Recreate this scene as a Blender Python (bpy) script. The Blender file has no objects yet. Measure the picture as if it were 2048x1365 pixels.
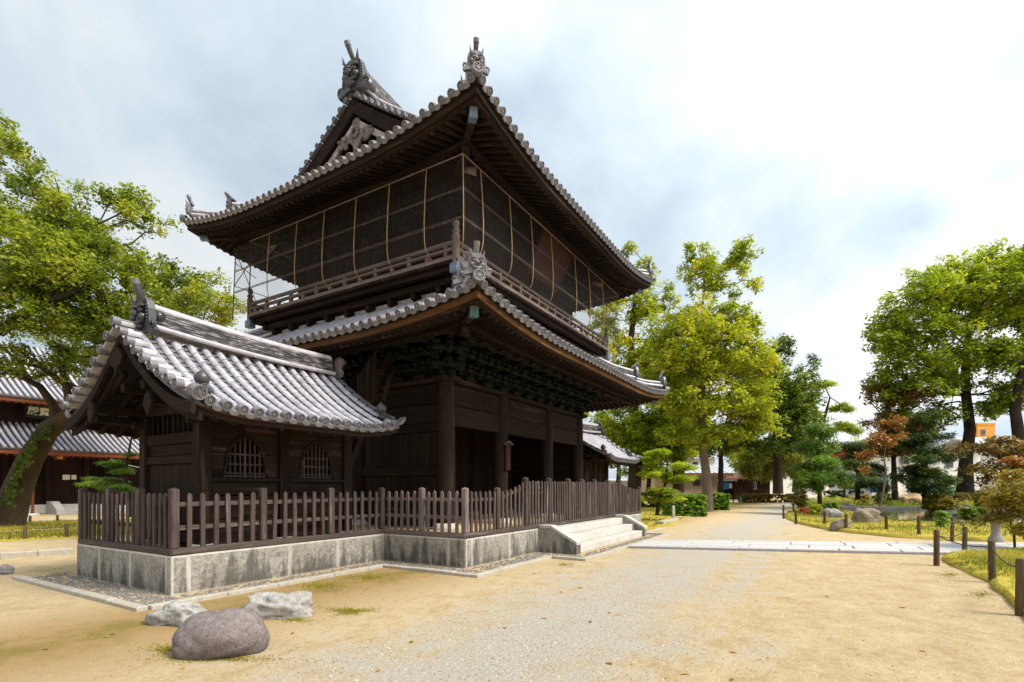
import bpy, math, random
import numpy as np
from mathutils import Vector, Matrix, noise as mnoise
random.seed(7); RNG = np.random.default_rng(11)
S = bpy.context.scene; COL = S.collection
# ------------------------------------------------------------------ camera
F_PX, CX, HY, EYE = 1040.0, 1024.0, 973.0, 1.6
YAW = math.atan(631 / 1040)
XD = (math.sin(YAW), math.cos(YAW)); YD = (-math.cos(YAW), math.sin(YAW))
CAM = (-8.11, -5.96, EYE)
cam = bpy.data.cameras.new('camera'); camo = bpy.data.objects.new('camera', cam); COL.objects.link(camo)
cam.sensor_width = 36; cam.lens = F_PX / 2048 * 36; cam.shift_y = (HY - 682.5) / 2048
cam.clip_start = .1; cam.clip_end = 4000
camo.location = CAM; camo.rotation_euler = (math.pi / 2, 0, YAW - math.pi / 2); S.camera = camo
def at(u, v, depth):
    r = (u - CX) / F_PX * depth; h = (HY - v) / F_PX * depth
    return Vector((CAM[0] + r * XD[0] + depth * XD[1], CAM[1] + r * YD[0] + depth * YD[1], EYE + h))
def gnd(u, v, z=0.0):
    d = (EYE - z) * F_PX / (v - HY); p = at(u, v, d); p.z = z; return p
# ------------------------------------------------------------------ sky, sun, exposure
SUN_AZ, SUN_EL = math.radians(-82), math.radians(50)
sun_dir = Vector((math.cos(SUN_AZ) * math.cos(SUN_EL), math.sin(SUN_AZ) * math.cos(SUN_EL), math.sin(SUN_EL)))
W = bpy.data.worlds.new('World'); S.world = W; W.use_nodes = True
nt = W.node_tree; nt.nodes.clear()
def N(t, kind, **kw):
    n = t.nodes.new(kind)
    for k, v in kw.items(): setattr(n, k, v)
    return n
def math_node(t, op, a, b=None, c=None):
    n = t.nodes.new('ShaderNodeMath'); n.operation = op
    for i, x in enumerate((a, b, c)):
        if x is None: continue
        if isinstance(x, (int, float)): n.inputs[i].default_value = x
        else: t.links.new(x, n.inputs[i])
    return n.outputs[0]
def ramp(t, fac, stops, interp='LINEAR'):
    n = t.nodes.new('ShaderNodeValToRGB'); n.color_ramp.interpolation = interp
    e = n.color_ramp.elements
    while len(e) < len(stops): e.new(.5)
    for i, (p, c) in enumerate(stops):
        e[i].position = p; e[i].color = (*c, 1) if len(c) == 3 else c
    t.links.new(fac, n.inputs[0]); return n.outputs[0]
def mixc(t, fac, a, b, mode='MIX'):
    n = t.nodes.new('ShaderNodeMix'); n.data_type = 'RGBA'; n.blend_type = mode
    for i, x in ((0, fac), (6, a), (7, b)):
        if isinstance(x, (int, float)): n.inputs[i].default_value = x
        elif isinstance(x, tuple): n.inputs[i].default_value = (*x, 1)
        else: t.links.new(x, n.inputs[i])
    return n.outputs[2]
def noise(t, vec, scale, detail=4, rough=.55, dist=0.0):
    n = t.nodes.new('ShaderNodeTexNoise'); n.inputs['Scale'].default_value = scale
    n.inputs['Detail'].default_value = detail; n.inputs['Roughness'].default_value = rough
    n.inputs['Distortion'].default_value = dist
    if vec is not None: t.links.new(vec, n.inputs['Vector'])
    return n.outputs['Fac']
sky = N(nt, 'ShaderNodeTexSky', sky_type='NISHITA', sun_disc=False, sun_elevation=SUN_EL, sun_rotation=math.pi / 2 - SUN_AZ)
skyc = N(nt, 'ShaderNodeVectorMath', operation='SCALE'); nt.links.new(sky.outputs[0], skyc.inputs[0]); skyc.inputs['Scale'].default_value = .06
tc = N(nt, 'ShaderNodeTexCoord'); sep = N(nt, 'ShaderNodeSeparateXYZ'); nt.links.new(tc.outputs['Generated'], sep.inputs[0])
den = math_node(nt, 'ADD', math_node(nt, 'MAXIMUM', sep.outputs[2], 0.0), .55)
cmb = N(nt, 'ShaderNodeCombineXYZ')
nt.links.new(math_node(nt, 'DIVIDE', sep.outputs[0], den), cmb.inputs[0]); nt.links.new(math_node(nt, 'DIVIDE', sep.outputs[1], den), cmb.inputs[1])
c1 = noise(nt, cmb.outputs[0], 2.3, 8, .56, .25); c2 = noise(nt, cmb.outputs[0], 1.2, 3, .5, .1)
cl = math_node(nt, 'ADD', math_node(nt, 'MULTIPLY_ADD', c1, .95, -.20), math_node(nt, 'MULTIPLY', c2, .6))
cloud = ramp(nt, cl, [(.36, (.57, .69, .81)), (.50, (.69, .80, .90)), (.61, (.86, .925, .97)), (.74, (1.0, 1.0, 1.0))])
dot = N(nt, 'ShaderNodeVectorMath', operation='DOT_PRODUCT'); nt.links.new(tc.outputs['Generated'], dot.inputs[0]); dot.inputs[1].default_value = sun_dir
glow = math_node(nt, 'POWER', math_node(nt, 'MAXIMUM', math_node(nt, 'MULTIPLY_ADD', dot.outputs['Value'], .5, .5), 0.0), 3.0)
gl = math_node(nt, 'MULTIPLY_ADD', glow, .46, .385)
cl2 = N(nt, 'ShaderNodeVectorMath', operation='SCALE'); nt.links.new(cloud, cl2.inputs[0]); nt.links.new(gl, cl2.inputs['Scale'])
cover = ramp(nt, cl, [(.30, (.80, .80, .80)), (.50, (1, 1, 1))])
skymix = mixc(nt, cover, skyc.outputs[0], cl2.outputs[0])
bg = N(nt, 'ShaderNodeBackground'); nt.links.new(skymix, bg.inputs[0]); bg.inputs[1].default_value = 1.0
wo = N(nt, 'ShaderNodeOutputWorld'); nt.links.new(bg.outputs[0], wo.inputs[0])
sl = bpy.data.lights.new('sun', 'SUN'); sl.energy = 2.4; sl.angle = math.radians(20); sl.color = (1, .93, .82)
so = bpy.data.objects.new('sun', sl); COL.objects.link(so); so.rotation_euler = (-sun_dir).to_track_quat('-Z', 'Y').to_euler(); so.location = sun_dir * 50
S.view_settings.view_transform = 'Standard'; S.view_settings.look = 'None'; S.view_settings.exposure = 1.14; S.view_settings.gamma = 1
S.cycles.max_bounces = 7; S.cycles.transparent_max_bounces = 8; S.cycles.use_denoising = True
S.cycles.caustics_reflective = False; S.cycles.caustics_refractive = False
# ------------------------------------------------------------------ materials
M = {}
def mat(name, build, rough=.7, spec=.3, bump=None):
    m = bpy.data.materials.new(name); m.use_nodes = True; t = m.node_tree
    p = t.nodes['Principled BSDF']; p.inputs['Roughness'].default_value = rough; p.inputs['Specular IOR Level'].default_value = spec
    tcn = t.nodes.new('ShaderNodeTexCoord'); oi = t.nodes.new('ShaderNodeObjectInfo')
    off = t.nodes.new('ShaderNodeVectorMath'); off.operation = 'MULTIPLY_ADD'
    off.inputs[1].default_value = (37, 53, 71)
    t.links.new(oi.outputs['Random'], off.inputs[0]); t.links.new(tcn.outputs['Object'], off.inputs[2])
    col, h, hs, hd = build(t, off.outputs[0], oi.outputs['Random'])
    if isinstance(col, tuple): p.inputs['Base Color'].default_value = (*col, 1)
    else: t.links.new(col, p.inputs['Base Color'])
    if h is not None:
        b = t.nodes.new('ShaderNodeBump'); b.inputs['Strength'].default_value = hs; b.inputs['Distance'].default_value = hd
        t.links.new(h, b.inputs['Height']); t.links.new(b.outputs[0], p.inputs['Normal'])
    M[name] = m; return m
def mapping(t, vec, scale):
    n = t.nodes.new('ShaderNodeMapping'); t.links.new(vec, n.inputs[0]); n.inputs['Scale'].default_value = scale; return n.outputs[0]
def wood(name, a, b, axis, rough=.8, wear=None, spec=.12):
    sc = {'x': (1.2, 22, 22), 'y': (22, 1.2, 22), 'z': (22, 22, 1.2)}[axis]
    def f(t, v, r):
        g = noise(t, mapping(t, v, sc), 1.6, 6, .65, .6); big = noise(t, v, 1.3, 4, .6)
        k = math_node(t, 'ADD', math_node(t, 'MULTIPLY', g, .75), math_node(t, 'MULTIPLY', big, .45))
        c = ramp(t, k, [(.38, a), (.72, b)])
        c = mixc(t, math_node(t, 'MULTIPLY_ADD', r, .35, .0), c, tuple(x * .55 for x in a))
        c = mixc(t, math_node(t, 'MULTIPLY', ramp(t, r, [(.45, (0, 0, 0)), (1, (1, 1, 1))]), .16), c, wear or b)
        if wear: c = mixc(t, ramp(t, noise(t, mapping(t, v, tuple(x * .35 for x in sc)), 1.1, 5, .7), [(.56, (0, 0, 0)), (.72, (1, 1, 1))]), c, wear)
        return c, g, .45, .006
    return mat(name, f, rough, spec)
for ax in 'xyz':
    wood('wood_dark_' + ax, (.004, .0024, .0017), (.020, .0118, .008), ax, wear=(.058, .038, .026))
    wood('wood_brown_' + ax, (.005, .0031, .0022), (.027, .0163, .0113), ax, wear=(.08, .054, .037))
    wood('wood_fascia_' + ax, (.030, .013, .005), (.12, .055, .018), ax, wear=(.24, .145, .06))
    wood('wood_fence_' + ax, (.028, .020, .017), (.095, .071, .062), ax, wear=(.24, .195, .165))
    wood('wood_grey_' + ax, (.07, .052, .048), (.21, .165, .15), ax, wear=(.30, .25, .23))
wood('wood_hall', (.010, .0055, .004), (.034, .016, .011), 'z')
wood('wood_red', (.10, .03, .014), (.20, .065, .03), 'x')
wood('plaque_red', (.035, .013, .009), (.085, .033, .022), 'z')
wood('stake', (.05, .033, .02), (.15, .10, .06), 'z', wear=(.10, .12, .045))
wood('bark', (.016, .011, .007), (.085, .060, .038), 'z', rough=.95, wear=(.05, .06, .018))
wood('bark_pale', (.06, .044, .03), (.24, .185, .135), 'z', rough=.9)
wood('bark_dark', (.015, .011, .009), (.07, .05, .038), 'z', rough=.9)
def plain(name, c, rough=.6, spec=.3, var=.25, sc=6.0, bump=0.0, metal=0):
    def f(t, v, r):
        n_ = noise(t, v, sc, 5, .6)
        lo = tuple(x * (1 - var) for x in c); hi = tuple(min(1, x * (1 + var)) for x in c)
        cc = ramp(t, n_, [(.32, lo), (.68, hi)])
        return cc, (n_ if bump else None), bump, .01
    m = mat(name, f, rough, spec); m.node_tree.nodes['Principled BSDF'].inputs['Metallic'].default_value = metal; return m
def tile_mat(name, a, b, rough=.38):
    def f(t, v, r):
        n1 = noise(t, v, 9, 5, .6); n2 = noise(t, v, 60, 3, .6)
        k = math_node(t, 'ADD', math_node(t, 'MULTIPLY', n1, .85), math_node(t, 'MULTIPLY', r, .16))
        c = ramp(t, k, [(.2, a), (.8, b)])
        c = mixc(t, ramp(t, n2, [(.64, (0, 0, 0)), (.74, (1, 1, 1))]), c, (.07, .065, .06))
        ge = t.nodes.new('ShaderNodeNewGeometry'); n3 = noise(t, mapping(t, ge.outputs['Position'], (1, 1, .6)), 2.6, 6, .7)
        c = mixc(t, math_node(t, 'MULTIPLY', ramp(t, n3, [(.52, (0, 0, 0)), (.70, (1, 1, 1))]), .5), c, (.085, .08, .075))
        return c, n1, .12, .01
    return mat(name, f, rough, .6)
tile_mat('tile', (.26, .248, .275), (.58, .555, .61), .32); tile_mat('tile_pan_shaded', (.09, .088, .096), (.24, .235, .25)); tile_mat('tile_edge', (.07, .068, .074), (.20, .19, .205), .45)  # pan tiles match the covers; shade of the valleys is darkened into their colour
tile_mat('tile_dark', (.016, .016, .019), (.055, .053, .06), .4)
def ridge_f(t, v, r):
    n1 = noise(t, mapping(t, v, (2.2, 2.2, 14)), 2.2, 6, .7); c = ramp(t, n1, [(.38, (.016, .014, .015)), (.5, (.07, .064, .067)), (.64, (.34, .32, .335))])
    return c, n1, .2, .01
mat('ridge_tile', ridge_f, .45, .5)
def granite(name, a, b, stain, rough, bmp, streak=0.0):
    def f(t, v, r):
        sp = noise(t, v, 85, 3, .75); mid = noise(t, v, 16, 5, .7); big = noise(t, v, 1.6, 4, .6)
        k = math_node(t, 'ADD', math_node(t, 'MULTIPLY', sp, .55), math_node(t, 'MULTIPLY', mid, .5))
        c = ramp(t, k, [(.36, a), (.68, b)])
        c = mixc(t, math_node(t, 'MULTIPLY', ramp(t, big, [(.42, (0, 0, 0)), (.7, (1, 1, 1))]), .55), c, stain)
        if streak:
            geo = t.nodes.new('ShaderNodeNewGeometry'); sp3 = t.nodes.new('ShaderNodeSeparateXYZ'); t.links.new(geo.outputs['Position'], sp3.inputs[0])
            st = noise(t, mapping(t, geo.outputs['Position'], (3.2, 3.2, .5)), 1.5, 5, .65)
            hgt = math_node(t, 'SUBTRACT', st, math_node(t, 'MULTIPLY', sp3.outputs[2], .33))
            msk = math_node(t, 'MULTIPLY', ramp(t, hgt, [(.38, (0, 0, 0)), (.50, (1, 1, 1))]), math_node(t, 'MULTIPLY_ADD', mid, .8, .35))
            c = mixc(t, math_node(t, 'MULTIPLY', msk, streak), c, (.035, .032, .028))
        hh = math_node(t, 'ADD', math_node(t, 'MULTIPLY', mid, .8), math_node(t, 'MULTIPLY', sp, .35))
        return c, hh, bmp, .03
    return mat(name, f, rough, .25)
granite('granite_rough', (.085, .078, .066), (.52, .49, .43), (.19, .16, .115), .85, 1.0, .88)
granite('granite_smooth', (.34, .32, .28), (.58, .55, .50), (.36, .32, .25), .75, .25, .55)
granite('granite_pale', (.36, .345, .31), (.62, .60, .56), (.38, .335, .27), .75, .25)
granite('kerb_stone', (.25, .225, .185), (.54, .50, .43), (.32, .265, .18), .85, .5)
granite('path_slab', (.34, .33, .325), (.56, .55, .545), (.50, .46, .42), .75, .15)
granite('boulder', (.07, .051, .046), (.33, .28, .27), (.135, .108, .098), .85, 1.0)
granite('rock_white', (.15, .145, .135), (.60, .58, .55), (.26, .235, .20), .9, 1.0)
granite('rock_tan', (.10, .08, .055), (.42, .35, .27), (.17, .135, .085), .9, 1.0)
granite('rock_orange', (.26, .16, .08), (.58, .42, .26), (.30, .22, .12), .85, .8)
granite('rock_grey', (.14, .13, .13), (.40, .38, .38), (.22, .19, .17), .85, .7)
granite('pebble', (.07, .07, .072), (.25, .245, .24), (.16, .14, .11), .6, .2)
plain('mortar', (.42, .31, .17), .95, .1, .3, 14, .4)
plain('patina', (.045, .105, .10), .5, .4, .4, 12); plain('patina_blue', (.10, .14, .20), .4, .5, .3, 12)
plain('bracket_paint', (.007, .010, .0075), .8, .2, .6, 5)
plain('gold', (.55, .36, .10), .35, .6, .2, 8); plain('bamboo', (.30, .19, .08), .5, .4, .25, 5)
plain('wire', (.034, .024, .017), .5, .4, .1, 4); plain('white_paint', (.78, .77, .74), .6, .3, .06, 5)
plain('paper', (.75, .73, .68), .8, .2, .06, 9); plain('ink', (.02, .02, .022), .6, .3, .1, 5); plain('rope', (.07, .06, .045), .9, .1, .3, 30)
plain('rope_pale', (.42, .36, .24), .9, .1, .3, 30); plain('black', (.006, .005, .005), .9, .1, .1, 5); plain('letter', (.72, .68, .50), .6, .3, .1, 5)
plain('barge_pale', (.30, .265, .28), .8, .2, .3, 6, .2); plain('carving', (.15, .125, .125), .8, .2, .45, 9, .3)
plain('wall_white', (.72, .71, .68), .8, .2, .08, 1.5); plain('wall_grey', (.36, .34, .31), .8, .2, .15, 2); plain('wall_tan', (.40, .31, .22), .8, .2, .12, 2)
plain('roof_far', (.46, .47, .50), .45, .5, .15, 2); plain('roof_brown', (.20, .085, .05), .7, .3, .2, 2); plain('tent', (.80, .80, .80), .5, .3, .04, 1)
plain('orange_wall', (.68, .30, .05), .7, .3, .08, 1); plain('blue_paint', (.03, .20, .50), .5, .4, .1, 3); plain('teal_plastic', (.02, .20, .17), .4, .5, .1, 3)
plain('window_glass', (.05, .06, .075), .12, .6, .2, .7); plain('green_net', (.25, .60, .06), .6, .3, .1, 3)
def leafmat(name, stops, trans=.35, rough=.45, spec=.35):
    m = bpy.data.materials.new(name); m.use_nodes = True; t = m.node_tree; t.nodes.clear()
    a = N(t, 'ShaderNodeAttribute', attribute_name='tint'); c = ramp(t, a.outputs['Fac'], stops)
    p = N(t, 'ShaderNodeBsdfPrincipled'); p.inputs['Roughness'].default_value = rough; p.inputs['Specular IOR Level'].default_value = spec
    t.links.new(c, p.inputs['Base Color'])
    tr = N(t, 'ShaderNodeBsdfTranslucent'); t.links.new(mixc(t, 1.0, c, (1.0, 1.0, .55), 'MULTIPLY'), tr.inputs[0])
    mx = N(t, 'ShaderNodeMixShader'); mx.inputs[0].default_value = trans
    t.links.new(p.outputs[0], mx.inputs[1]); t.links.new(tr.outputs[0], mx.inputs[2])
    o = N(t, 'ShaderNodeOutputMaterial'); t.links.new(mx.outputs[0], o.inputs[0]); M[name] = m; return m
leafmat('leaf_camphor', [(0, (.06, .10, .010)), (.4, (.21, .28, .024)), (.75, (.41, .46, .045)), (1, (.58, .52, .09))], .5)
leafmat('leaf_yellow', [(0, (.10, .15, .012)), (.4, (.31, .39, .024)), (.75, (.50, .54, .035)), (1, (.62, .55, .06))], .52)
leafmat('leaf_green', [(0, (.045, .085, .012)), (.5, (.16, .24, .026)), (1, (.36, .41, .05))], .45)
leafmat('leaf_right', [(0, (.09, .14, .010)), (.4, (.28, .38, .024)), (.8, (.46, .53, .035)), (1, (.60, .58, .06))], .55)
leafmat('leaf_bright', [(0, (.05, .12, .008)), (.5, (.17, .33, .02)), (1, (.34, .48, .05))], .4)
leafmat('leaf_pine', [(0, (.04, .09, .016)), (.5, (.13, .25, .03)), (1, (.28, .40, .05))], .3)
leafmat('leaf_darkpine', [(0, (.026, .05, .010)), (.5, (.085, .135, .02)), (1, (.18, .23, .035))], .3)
leafmat('leaf_blue', [(0, (.02, .055, .016)), (.5, (.065, .15, .04)), (1, (.17, .29, .07))], .3)
leafmat('leaf_orange', [(0, (.14, .07, .016)), (.5, (.40, .18, .04)), (1, (.56, .30, .10))], .4)
leafmat('leaf_rust', [(0, (.09, .07, .015)), (.5, (.24, .145, .03)), (1, (.36, .27, .06))], .4)
leafmat('leaf_red', [(0, (.16, .008, .010)), (.5, (.42, .02, .025)), (1, (.55, .08, .05))], .4)
leafmat('leaf_willow', [(0, (.10, .11, .015)), (.5, (.30, .31, .035)), (1, (.48, .42, .06))], .4)
leafmat('leaf_hedge', [(0, (.10, .10, .014)), (.5, (.28, .24, .025)), (1, (.48, .30, .05))], .4)
leafmat('grass', [(0, (.13, .16, .02)), (.5, (.34, .34, .045)), (1, (.60, .50, .15))], .35)
leafmat('moss', [(0, (.10, .10, .012)), (.5, (.27, .24, .025)), (1, (.46, .39, .05))], .3)
leafmat('dry_leaf', [(0, (.16, .06, .02)), (.5, (.42, .18, .04)), (1, (.60, .42, .12))], .3)
leafmat('gravel_stone', [(0, (.09, .085, .08)), (.35, (.26, .245, .22)), (.7, (.50, .46, .39)), (1, (.74, .70, .62))], 0.0, .8, .2)
def ground_f(t, v, r):
    geo = t.nodes.new('ShaderNodeNewGeometry'); P = geo.outputs['Position']; A = lambda *x: math_node(t, 'ADD', *x); X = lambda *x: math_node(t, 'MULTIPLY', *x)
    s3 = t.nodes.new('ShaderNodeSeparateXYZ'); t.links.new(P, s3.inputs[0])
    big = noise(t, P, .45, 5, .6, .4); mid = noise(t, P, 2.2, 6, .7, .3); sm = noise(t, P, 9, 5, .75); fine = noise(t, P, 30, 4, .8); grit = noise(t, P, 75, 3, .9)
    sand = ramp(t, A(A(X(mid, .42), X(sm, .34)), X(fine, .36)), [(.34, (.25, .165, .075)), (.47, (.44, .32, .17)), (.58, (.55, .425, .25)), (.74, (.70, .58, .39))])
    grav = ramp(t, A(X(grit, .6), X(fine, .4)), [(.36, (.15, .14, .12)), (.48, (.40, .375, .33)), (.56, (.56, .525, .45)), (.66, (.82, .77, .67))])
    band = math_node(t, 'ABSOLUTE', A(s3.outputs[1], 3.35))
    trk = noise(t, mapping(t, P, (.10, 2.2, 1)), 1.3, 4, .6, .3)
    gm = A(A(X(band, -.20), A(X(big, .55), X(trk, .45))), A(X(mid, .75), A(X(sm, .65), X(fine, .55))))
    gmask = ramp(t, X(gm, .5), [(.55, (0, 0, 0)), (.70, (.85, .85, .85))])
    c = mixc(t, gmask, sand, grav)
    nearp = X(math_node(t, 'ABSOLUTE', math_node(t, 'SUBTRACT', s3.outputs[1], .8)), -.27)
    em = A(nearp, A(X(mid, .8), X(sm, .3)))
    c = mixc(t, X(ramp(t, em, [(.06, (0, 0, 0)), (.46, (1, 1, 1))]), .82), c, (.35, .215, .078))
    mo = A(nearp, A(X(noise(t, P, 1.3, 6, .75), .9), A(X(fine, .25), X(sm, .2))))
    c = mixc(t, X(ramp(t, mo, [(.55, (0, 0, 0)), (.70, (1, 1, 1))]), .65), c, (.19, .165, .03))
    c = mixc(t, X(ramp(t, grit, [(.58, (0, 0, 0)), (.68, (1, 1, 1))]), .5), c, (.20, .155, .10))
    c = mixc(t, X(ramp(t, noise(t, P, 48, 2, .6), [(.66, (0, 0, 0)), (.72, (1, 1, 1))]), .55), c, (.70, .62, .50))
    h = A(X(fine, .6), A(X(grit, .5), A(X(mid, .5), X(sm, .5))))
    return c, h, 1.0, .035
mat('sand_ground', ground_f, .95, .1)
def lawn_f(t, v, r):
    a = noise(t, v, 1.4, 5, .65); b = noise(t, v, 40, 3, .7)
    k = math_node(t, 'ADD', math_node(t, 'MULTIPLY', a, .6), math_node(t, 'MULTIPLY', b, .45))
    return ramp(t, k, [(.32, (.20, .16, .03)), (.52, (.40, .32, .045)), (.72, (.58, .46, .10))]), b, .6, .03
mat('lawn', lawn_f, .95, .1)
def water_f(t, v, r):
    return (.035, .045, .022), noise(t, v, 9, 3, .5), .06, .02
mat('water', water_f, .06, .5)
# ------------------------------------------------------------------ builders
WM = {}
def link(o, parent=None, world=None):
    COL.objects.link(o); w = world if world is not None else Matrix.Identity(4)
    o.matrix_basis = w
    if parent is not None:
        o.parent = parent; o.matrix_parent_inverse = WM[parent.name].inverted()
    WM[o.name] = w; return o
def thing(name, label, cat, loc=(0, 0, 0), group=None, rz=0.0):
    o = bpy.data.objects.new(name, None); o.empty_display_size = .3
    link(o, None, Matrix.Translation(Vector(loc)) @ Matrix.Rotation(rz, 4, 'Z'))
    return tag(o, label, cat, group)
def tag(o, label, cat, group=None):
    o['label'] = label; o['category'] = cat
    if group: o['group'] = group
    return o
def struct(o, kind='structure', label=None):
    o['kind'] = kind
    if label: o['label'] = label
    return o
def inst(name, mesh, parent, mtx):
    o = bpy.data.objects.new(name, mesh); return link(o, parent, mtx)
def frame(p, x, y, z):
    m = Matrix.Identity(4)
    for i, a in enumerate((x, y, z)):
        for k in range(3): m[k][i] = a[k]
    for k in range(3): m[k][3] = p[k]
    return m
class MB:
    def __init__(s): s.v = []; s.f = []; s.sm = []
    def add(s, vs, fs, smooth=False):
        n = len(s.v); s.v += [tuple(v) for v in vs]; s.f += [tuple(i + n for i in f) for f in fs]; s.sm += [smooth] * len(fs)
    def ob(s, c, ax, ay, az, ch=0.0):
        """box from half-axis vectors, chamfered"""
        c = Vector(c); ax = Vector(ax); ay = Vector(ay); az = Vector(az)
        if ch <= 0:
            vs = [c + ax * i + ay * j + az * k for k in (-1, 1) for j in (-1, 1) for i in (-1, 1)]
            s.add(vs, [(0, 2, 3, 1), (4, 5, 7, 6), (0, 1, 5, 4), (2, 6, 7, 3), (0, 4, 6, 2), (1, 3, 7, 5)]); return
        L = [ax.length, ay.length, az.length]; U = [ax / L[0], ay / L[1], az / L[2]]
        ch = min(ch, min(L) * .45); vs = []; idx = {}
        for sx in (-1, 1):
            for sy in (-1, 1):
                for sz in (-1, 1):
                    for k in range(3):
                        d = [L[i] - (ch if i != k else 0) for i in range(3)]
                        idx[(sx, sy, sz, k)] = len(vs); vs.append(c + U[0] * sx * d[0] + U[1] * sy * d[1] + U[2] * sz * d[2])
        fs = []
        sg = (-1, 1)
        for a in range(3):
            b, d = (a + 1) % 3, (a + 2) % 3
            def key(sa, sb, sd, k):
                q = [0, 0, 0]; q[a] = sa; q[b] = sb; q[d] = sd; return idx[(q[0], q[1], q[2], k)]
            for sa in sg:
                q = [key(sa, -1, -1, a), key(sa, 1, -1, a), key(sa, 1, 1, a), key(sa, -1, 1, a)]
                fs.append(tuple(q if sa > 0 else q[::-1]))
            for sb in sg:
                for sd in sg:
                    q = [key(-1, sb, sd, b), key(1, sb, sd, b), key(1, sb, sd, d), key(-1, sb, sd, d)]
                    fs.append(tuple(q if sb * sd < 0 else q[::-1]))
        for sx in sg:
            for sy in sg:
                for sz in sg:
                    q = [idx[(sx, sy, sz, k)] for k in range(3)]
                    fs.append(tuple(q if sx * sy * sz > 0 else q[::-1]))
        s.add(vs, fs)
    def box(s, x0, x1, y0, y1, z0, z1, ch=0.0):
        s.ob(((x0 + x1) / 2, (y0 + y1) / 2, (z0 + z1) / 2), ((x1 - x0) / 2, 0, 0), (0, (y1 - y0) / 2, 0), (0, 0, (z1 - z0) / 2), ch)
    def beam(s, a, b, w, h, ch=0.0, up=(0, 0, 1)):
        a = Vector(a); b = Vector(b); d = b - a
        side = d.cross(Vector(up)); side.normalize(); u2 = side.cross(d); u2.normalize()
        s.ob((a + b) / 2, d / 2, side * (w / 2), u2 * (h / 2), ch)
    def tube(s, pts, rad, n=8, caps=True, smooth=True):
        pts = [Vector(p) for p in pts]; k = len(pts)
        if isinstance(rad, (int, float)): rad = [rad] * k
        vs = []; ref = None
        for i, p in enumerate(pts):
            d = (pts[min(i + 1, k - 1)] - pts[max(i - 1, 0)])
            if d.length < 1e-9: d = Vector((0, 0, 1))
            d.normalize()
            if ref is None or abs(ref.dot(d)) > .95: ref = Vector((0, 0, 1)) if abs(d.z) < .9 else Vector((1, 0, 0))
            a = d.cross(ref); a.normalize(); b = d.cross(a); ref = a.cross(d) * 1.0 if False else ref
            for j in range(n):
                t = 2 * math.pi * j / n; vs.append(p + (a * math.cos(t) + b * math.sin(t)) * rad[i])
        fs = []
        for i in range(k - 1):
            for j in range(n):
                j2 = (j + 1) % n; fs.append((i * n + j, (i + 1) * n + j, (i + 1) * n + j2, i * n + j2))
        s.add(vs, fs, smooth)
        if caps:
            s.add(vs[:n], [tuple(range(n))]); s.add(vs[-n:], [tuple(range(n))[::-1]])
    def lathe(s, prof, n=16, c=(0, 0, 0), smooth=True):
        vs = []; c = Vector(c)
        for r, z in prof:
            for j in range(n):
                t = 2 * math.pi * j / n; vs.append(c + Vector((r * math.cos(t), r * math.sin(t), z)))
        fs = [(i * n + j, i * n + (j + 1) % n, (i + 1) * n + (j + 1) % n, (i + 1) * n + j) for i in range(len(prof) - 1) for j in range(n)]
        s.add(vs, fs, smooth)
    def prism(s, poly, o, ux, uy, uz, th):
        """polygon (2-d) in the ux/uy plane extruded by th along uz, centred"""
        o = Vector(o); ux = Vector(ux); uy = Vector(uy); uz = Vector(uz); n = len(poly)
        vs = [o + ux * p[0] + uy * p[1] - uz * th / 2 for p in poly] + [o + ux * p[0] + uy * p[1] + uz * th / 2 for p in poly]
        fs = [tuple(range(n))[::-1], tuple(range(n, 2 * n))] + [(i, (i + 1) % n, n + (i + 1) % n, n + i) for i in range(n)]
        s.add(vs, fs)
    def strip(s, A, B, th=(0, 0, 0)):
        """ribbon between two polylines, with thickness vector th"""
        n = len(A); th = Vector(th); A = [Vector(p) for p in A]; B = [Vector(p) for p in B]
        if th.length == 0:
            s.add(A + B, [(i, i + 1, n + i + 1, n + i) for i in range(n - 1)], True); return
        vs = A + B + [p + th for p in A] + [p + th for p in B]; fs = []
        for i in range(n - 1):
            fs += [(i, i + 1, n + i + 1, n + i), (2 * n + i, 3 * n + i, 3 * n + i + 1, 2 * n + i + 1), (i, 2 * n + i, 2 * n + i + 1, i + 1), (n + i, n + i + 1, 3 * n + i + 1, 3 * n + i)]
        fs += [(0, n, 3 * n, 2 * n), (n - 1, 3 * n - 1, 4 * n - 1, 2 * n - 1)]
        s.add(vs, fs)
    def blob(s, c, rx, ry, rz, seed=0, amp=.12, n=14, m=9, flat=None, freq=1.0, sq=1.0, rug=0.0, rf=2.0):
        """rounded lump with low-frequency relief"""
        r_ = random.Random(seed); ph = [(Vector((r_.uniform(-1, 1), r_.uniform(-1, 1), r_.uniform(-1, 1))).normalized(), r_.uniform(1.2, 4.5) * freq, r_.uniform(0, 6.3), r_.uniform(.4, 1)) for _ in range(9)]
        vs = []; fs = []; c = Vector(c)
        for i in range(m + 1):
            th = math.pi * i / m
            for j in range(n):
                f_ = 2 * math.pi * j / n; d = Vector((math.sin(th) * math.cos(f_), math.sin(th) * math.sin(f_), math.cos(th)))
                k = 1 + amp * sum(w * math.sin(q * d.dot(a) * 2 + p) for a, q, p, w in ph) / 3
                if sq != 1.0:
                    e = [math.copysign(abs(q) ** sq, q) for q in d]; p = Vector((e[0] * rx, e[1] * ry, e[2] * rz)) * k
                else: p = Vector((d.x * rx, d.y * ry, d.z * rz)) * k
                if rug:
                    u_ = d * rf + Vector((seed * 1.7, seed * .3, 0)); p *= 1 + rug * (mnoise.fractal(u_, .9, 2.1, 5) + .8 * (.5 - abs(mnoise.noise(u_ * .8))))
                if flat is not None and p.z < flat: p.z = flat + (p.z - flat) * .15
                vs.append(c + p)
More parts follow.
